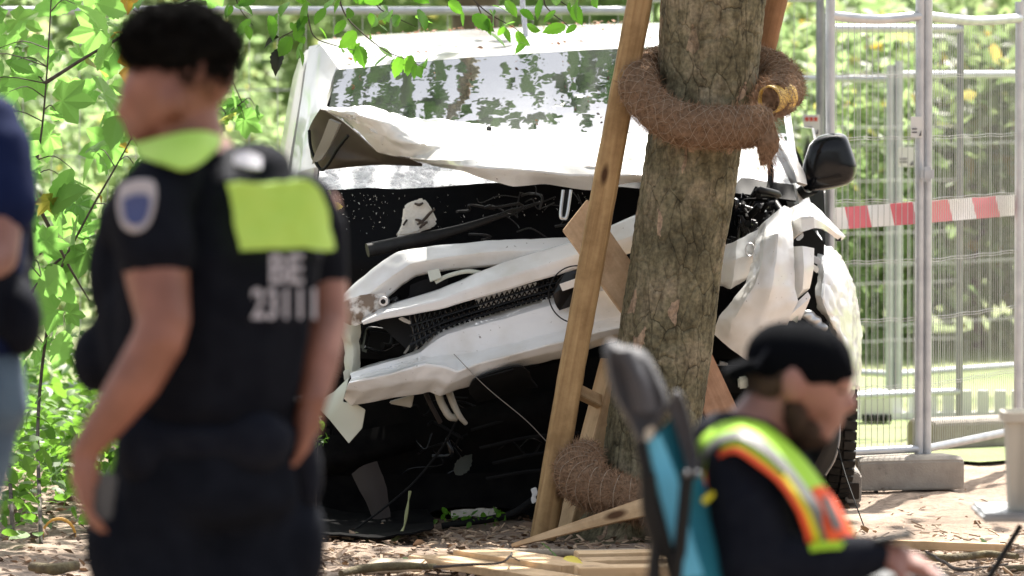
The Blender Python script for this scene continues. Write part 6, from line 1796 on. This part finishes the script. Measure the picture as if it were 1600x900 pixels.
blob('vest', [('c', [(Q(-92, 200, .02), (.15, .14, .06)), (Q(-92, 330, .02), (.175, .165, .1)), (Q(-90, 500), (.17, .16, .07))]), ('c', [(Q(-10, 180, .06), .04), (Q(12, 260, .08), .045), (Q(22, 400, .08), .05)]), ('c', [(Q(6, 430, .03), .06), (Q(14, 500, .0), .055)]), ('e', Q(34, 500, -.04), (.042, .06, .075)), ('e', Q(8, 470, -.02), (.06, .07, .05))], M['navy_cloth'], pl2, .01, 4)
blob('jeans', [('c', [(Q(-90, 560), (.17, .13, .06)), (Q(-88, 640), (.175, .13, .08))]), ('c', [(Q(-40, 600), .105), (Q(-50, 690), .1), (Q(-66, 800), .085), (Q(-72, 950), .072), (Q(-62, 1500), .06)]), ('c', [(Q(-132, 600), .1), (Q(-140, 760), .09), (Q(-142, 950), .072), (Q(-138, 1500), .06)])], M['denim'], pl2, .011, 4, disp=lambda c: .006 * noise.noise(c * 10))
boots(pl2, [Vector((Q(-62, 900).x, QY, 0)), Vector((Q(-138, 900).x, QY, 0))], M['black'])

# ---- the seated man
MY = 11.4
def K(px, py, dy=0.0): return P(px, py, MY + dy)
man = empty('person', (K(1220, 900).x, MY, 0), 'bearded person in backward black cap and hi-vis vest seated in camping chair', 'person')
w1 = K(1366, 864, -.2)
ms = [('e', K(1252, 592), (.098, .078, .1)), ('e', K(1290, 622), (.042, .058, .068)), ('e', K(1302, 598), (.034, .055, .028)), ('c', [(K(1314, 608), .014), (K(1327, 632), .018)]), ('e', K(1321, 636), (.018, .022, .014)), ('e', K(1306, 661), (.018, .028, .012)), ('e', K(1310, 594), (.03, .055, .02)), ('e', K(1275, 668), (.04, .045, .04)), ('e', K(1238, 602, -.09), (.025, .014, .038)),
      ('c', [(K(1225, 620), .066), (K(1190, 665), .068), (K(1170, 700), .085)]), ('e', K(1306, 612, -.03), (.012, .014, .01)),
      ('c', [(K(1170, 720), (.1, .16, .07)), (K(1205, 800), (.12, .15, .1)), (K(1215, 900), (.12, .14, .1)), (K(1190, 985), (.13, .16, .1))]),
      ('c', [(K(1165, 745, -.17), .062), (K(1178, 880, -.23), .05)]), ('c', [(K(1178, 880, -.23), .05), (K(1280, 878, -.22), .042), (w1, .029)]), ('c', [(K(1175, 745, .17), .06), (K(1200, 880, .24), .05), (K(1340, 900, .15), .03)]),
      ('c', [(K(1200, 980, -.09), .085), (K(1370, 985, -.1), .075), (K(1480, 1000, -.1), .062), (K(1500, 1250, -.1), .05), (K(1500, 1380, -.1), .04)]), ('c', [(K(1200, 980, .1), .085), (K(1370, 985, .12), .075), (K(1480, 1000, .12), .062), (K(1500, 1250, .12), .05), (K(1500, 1380, .12), .04)])]
ms += hand_prims(w1, K(1466, 892, -.18) - w1, Vector((0, .3, -1)), 1.05, .4, -1)
ms += hand_prims(K(1340, 900, .15), Vector((1, -.2, -.1)), Vector((0, .3, -1)), 1.0, .4, 1)
blob('body', ms, M['skin_pale'], man, .0075, 4)
be_ = blob('beard', [('e', K(1262, 672), (.036, .058, .036)), ('e', K(1276, 680), (.024, .042, .024)), ('e', K(1244, 650, -.025), (.026, .06, .045)), ('e', K(1254, 666), (.036, .06, .036)), ('e', K(1238, 640, -.02), (.026, .062, .046)), ('e', K(1268, 676), (.028, .046, .026)), ('e', K(1236, 618, -.05), (.014, .026, .03)), ('e', K(1292, 652), (.012, .03, .006)), ('e', K(1258, 684), (.03, .044, .02))], M['beard'], man, .006, 2, disp=lambda c: .004 * noise.noise(c * 120))
fuzz('beard_hairs', be_, 6000, .009, M['beard'], man, .0007, .5)
blob('eyebrow', [('c', [(K(1300, 601, -.058), .006), (K(1312, 600, -.045), .006), (K(1321, 602, -.02), .005)])], M['beard'], man, .003, 1)
blob('eye', [('e', K(1311, 611, -.042), (.011, .008, .006))], M['hair'], man, .003, 1)
blob('hair', [('e', K(1208, 602), (.05, .074, .045)), ('e', K(1196, 594), (.04, .06, .05)), ('e', K(1226, 588, -.04), (.03, .045, .04))], M['beard'], man, .008, 2, disp=lambda c: .005 * noise.noise(c * 70))
cp = blob('cap', [('e', K(1250, 566), (.109, .09, .083), rot_y(.05)), ('e', K(1226, 560), (.082, .086, .076)), ('e', K(1284, 572), (.066, .08, .06)), ('c', [(K(1300, 582), (.03, .07, .014)), (K(1326, 584), (.016, .05, .01))])], M['cap'], man, .008, 4)
for k in (-1, 0, 1):
    tube('seam', [K(1180, 572, -.088 + .0) + Vector((0, .088 * (k + 1), 0)), K(1215, 522, -.05 * (1 - abs(k))) + Vector((0, .05 * k, 0)), K(1252, 503, 0), K(1296, 525, 0) + Vector((0, .045 * k, 0)), K(1328, 572, 0) + Vector((0, .05 * k, 0))], .0028, M['webbing'], cp, n=5)
blob('cap_button', [('e', K(1250, 501), (.009, .009, .006))], M['cap'], cp, .003, 1)
loft('brim', [[(1196, 570, MY - .075), (1196, 560, MY), (1196, 570, MY + .075)], [(1158, 578, MY - .08), (1156, 568, MY), (1158, 578, MY + .08)], [(1140, 590, MY - .06), (1130, 580, MY), (1140, 590, MY + .06)]], M['cap'], cp, thick=.024, sub=3, cr=0)
hoodie = [('c', [(K(1160, 690), (.095, .15, .05)), (K(1180, 740), (.12, .18, .08)), (K(1205, 810), (.135, .175, .1)), (K(1212, 900), (.14, .17, .1)), (K(1195, 985), (.14, .18, .08))]), ('c', [(K(1190, 668), (.05, .08, .03)), (K(1140, 668), (.07, .1, .035)), (K(1115, 690), (.05, .1, .05))]),
          ('c', [(K(1162, 735, -.17), .08), (K(1172, 800, -.21), .085), (K(1182, 878, -.235), .078)]), ('c', [(K(1182, 882, -.235), .075), (K(1280, 882, -.225), .06), (K(1362, 868, -.205), .042)]), ('c', [(K(1172, 740, .17), .08), (K(1200, 880, .24), .07), (K(1335, 900, .15), .042)])]
blob('hoodie', hoodie, M['navy_cloth'], man, .01, 5, disp=lambda c: .005 * noise.noise(c * 11))
blob('trousers', [('c', [(K(1190, 970), (.15, .18, .08)), (K(1230, 985), (.13, .18, .08))]), ('c', [(K(1215, 985, -.09), .1), (K(1370, 990, -.1), .09), (K(1485, 1002, -.1), .076), (K(1502, 1250, -.1), .065), (K(1500, 1385, -.1), .06)]), ('c', [(K(1215, 985, .1), .1), (K(1370, 990, .12), .09), (K(1485, 1002, .12), .076), (K(1502, 1250, .12), .065), (K(1500, 1385, .12), .06)])], M['denim'], man, .012, 4)
for dy in (-.1, .12):
    f_ = Vector((K(1500, 900).x, MY + dy, 0))
    blob('shoe', [('c', [(f_ + Vector((-.03, 0, .045)), .045), (f_ + Vector((.12, 0, .04)), .04), (f_ + Vector((.18, 0, .032)), .03)]), ('c', [(f_ + Vector((0, 0, .06)), .045), (f_ + Vector((0, 0, .16)), .045)])], M['black'], man, .012, 3)
ST = [((1082, 694, .0), (1106, 775, -.12)), ((1092, 680, -.04), (1104, 738, -.17)), ((1122, 660, -.08), (1122, 714, -.215)), ((1162, 652, -.1), (1150, 705, -.262)), ((1204, 668, -.12), (1182, 722, -.275)),
      ((1250, 712, -.13), (1218, 754, -.285)), ((1288, 760, -.15), (1246, 798, -.29)), ((1314, 800, -.16), (1258, 832, -.27)), ((1344, 850, -.17), (1262, 858, -.25))]
def vest_band(name, f0, f1, mat, off, s0=0, s1=9, side=1):
    rows = []
    for f_ in np.linspace(f0, f1, 4):
        r_ = []
        for (a, b) in ST[s0:s1]:
            bow = 4 * f_ * (1 - f_)
            dy = a[2] * (1 - f_) + b[2] * f_
            r_.append((a[0] * (1 - f_) + b[0] * f_, a[1] * (1 - f_) + b[1] * f_ - 4 * bow, MY + side * (dy - .03 * bow - off)))
        rows.append(r_)
    return loft(name, rows, mat, man, thick=.005, sub=3, crumple=.005, cscale=11)
for side in (1, -1):
    vest_band('vest_panel', 0, 1, M['hivis'], .0, side=side)
    vest_band('reflective_band', .46, .7, M['reflect'], .007, side=side)
    vest_band('orange_edge', .89, 1.02, M['orange'], .009, side=side)
    vest_band('yellow_edge', .74, .87, M['hv_yellow'], .008, s0=5, side=side)
loft('orange_panel', [[(1268, 764, MY - .235), (1284, 758, MY - .215), (1298, 772, MY - .19)], [(1280, 800, MY - .255), (1300, 796, MY - .23), (1318, 806, MY - .2)], [(1288, 828, MY - .26), (1312, 826, MY - .235), (1332, 834, MY - .2)], [(1294, 846, MY - .26), (1318, 848, MY - .235), (1346, 850, MY - .2)]], M['orange'], man, thick=.005, sub=2)
loft('reflective_patch', [[(1284, 778, MY - .25), (1294, 776, MY - .24)], [(1296, 806, MY - .262), (1308, 804, MY - .245)], [(1304, 828, MY - .265), (1316, 826, MY - .25)]], M['reflect'], man, thick=.004, sub=2)
loft('vest_hem', [[(1264, 850, MY - .285), (1296, 845, MY - .285), (1348, 848, MY - .2)], [(1266, 862, MY - .285), (1298, 858, MY - .285), (1350, 858, MY - .2)]], M['hivis'], man, thick=.005, sub=2)
phn = box('black_phone', K(1394, 840, -.2), (.085, .07, .012), M['black'], None, .004, rot=rot_y(-.2))
tag(phn, 'flat black device held above the lap of the seated person', 'device')
lp = box('grey_case', K(1390, 902, -.08), (.22, .3, .02), M['laptop'], None, .008)
tag(lp, 'grey flat case lying on the lap of the seated person', 'case')

# ---- the camping chair
ch = empty('camping_chair', (K(1080, 900).x, MY, 0), 'camping chair with turquoise back and dark grey padding, seen from the side', 'chair')
lay = [(MY - .3, .55), (MY - .315, .85), (MY - .29, 1.0), (MY - .22, 1.03), (MY + .2, 1.0), (MY + .26, .8)]
pillow('headrest', [(943, 548), (952, 533), (974, 541), (1006, 550), (1028, 584), (1044, 628), (1034, 656), (1014, 692), (1002, 700), (984, 664), (956, 612)], lay, M['chair_grey'], ch)
loft('headrest_fold', [[(964, 545, MY - .31), (978, 548, MY - .33), (992, 556, MY - .31)], [(984, 590, MY - .325), (1000, 596, MY - .345), (1014, 602, MY - .325)], [(994, 640, MY - .32), (1008, 644, MY - .34), (1022, 642, MY - .32)]], M['chair_grey'], ch, thick=.016, sub=3)
pillow('side_pad', [(1044, 640), (1052, 612), (1064, 614), (1076, 644), (1088, 696), (1093, 738), (1078, 748), (1066, 704), (1054, 668)], [(MY - .27, .6), (MY - .285, .95), (MY - .26, 1.0), (MY + .24, 1.0), (MY + .27, .7)], M['chair_grey'], ch)
loft('back_canvas', [[(1010, 690, MY - .285), (1030, 674, MY - .26), (1052, 650, MY - .24), (1066, 662, MY - .21)], [(1030, 760, MY - .285), (1052, 752, MY - .255), (1074, 742, MY - .23), (1094, 744, MY - .2)], [(1046, 830, MY - .285), (1068, 828, MY - .25), (1092, 824, MY - .225), (1122, 822, MY - .2)], [(1062, 910, MY - .285), (1090, 910, MY - .25), (1118, 910, MY - .225), (1158, 910, MY - .2)], [(1078, 985, MY - .285), (1106, 985, MY - .25), (1140, 985, MY - .225), (1180, 985, MY - .2)]], M['teal'], ch, thick=.01, sub=2)
loft('pale_canvas', [[(1012, 690, MY - .3), (1030, 678, MY - .29)], [(1032, 770, MY - .305), (1064, 764, MY - .28)], [(1048, 840, MY - .305), (1078, 836, MY - .275)], [(1062, 905, MY - .305), (1098, 900, MY - .275)]], M['teal_light'], ch, thick=.008, sub=2)
pillow('cream_tab', [(1008, 672), (1018, 666), (1024, 672), (1016, 688), (1007, 688)], [(MY - .33, .7), (MY - .332, 1.0), (MY - .31, 1.0)], M['cream'], ch)
pillow('yellow_tab', [(1096, 780), (1112, 768), (1116, 774), (1102, 788)], [(MY - .26, .7), (MY - .262, 1.0), (MY - .24, 1.0)], M['hv_yellow'], ch)
tube('back_tube', [K(1000, 690, -.32), K(1012, 745, -.325), K(1032, 820, -.325), K(1054, 905, -.32), K(1080, 1000, -.3)], .0125, M['tube_black'], ch, n=12)
tube('side_tube', [K(1074, 736, -.33), K(1068, 800, -.335), K(1062, 860, -.335), K(1054, 930, -.33), K(1040, 1370, -.3)], .0135, M['tube_black'], ch, n=12)
tube('back_tube', [K(1002, 690, .26), K(1080, 1000, .26)], .012, M['tube_black'], ch, n=10)
tube('side_tube', [K(1074, 740, .27), K(1040, 1370, .27)], .012, M['tube_black'], ch, n=10)
tube('strap', [K(1012, 740, -.335), K(1016, 800, -.33), K(1024, 850, -.33), K(1022, 910, -.33)], [.016, .018, .012, .016], M['tube_black'], ch, n=10)
for x in (1073, 1090):
    blob('bolt', [('e', K(x, 740, -.345), (.0065, .0065, .0065))], M['bolt'], ch, .003, 1)
pillow('seat_canvas', [(1080, 985), (1100, 975), (1300, 1010), (1420, 1020), (1425, 1035), (1300, 1030), (1100, 1005)], [(MY - .27, .95), (MY - .28, 1.0), (MY + .25, 1.0), (MY + .26, .95)], M['teal'], ch)
for dy in (-.3, .27):
    tube('leg', [K(1090, 1000, dy), K(1420, 1385, dy)], .0115, M['tube_black'], ch, n=10)
    tube('leg', [K(1400, 1025, dy), K(1100, 1385, dy)], .0115, M['tube_black'], ch, n=10)

bpy.data.scenes.remove(BENCH)
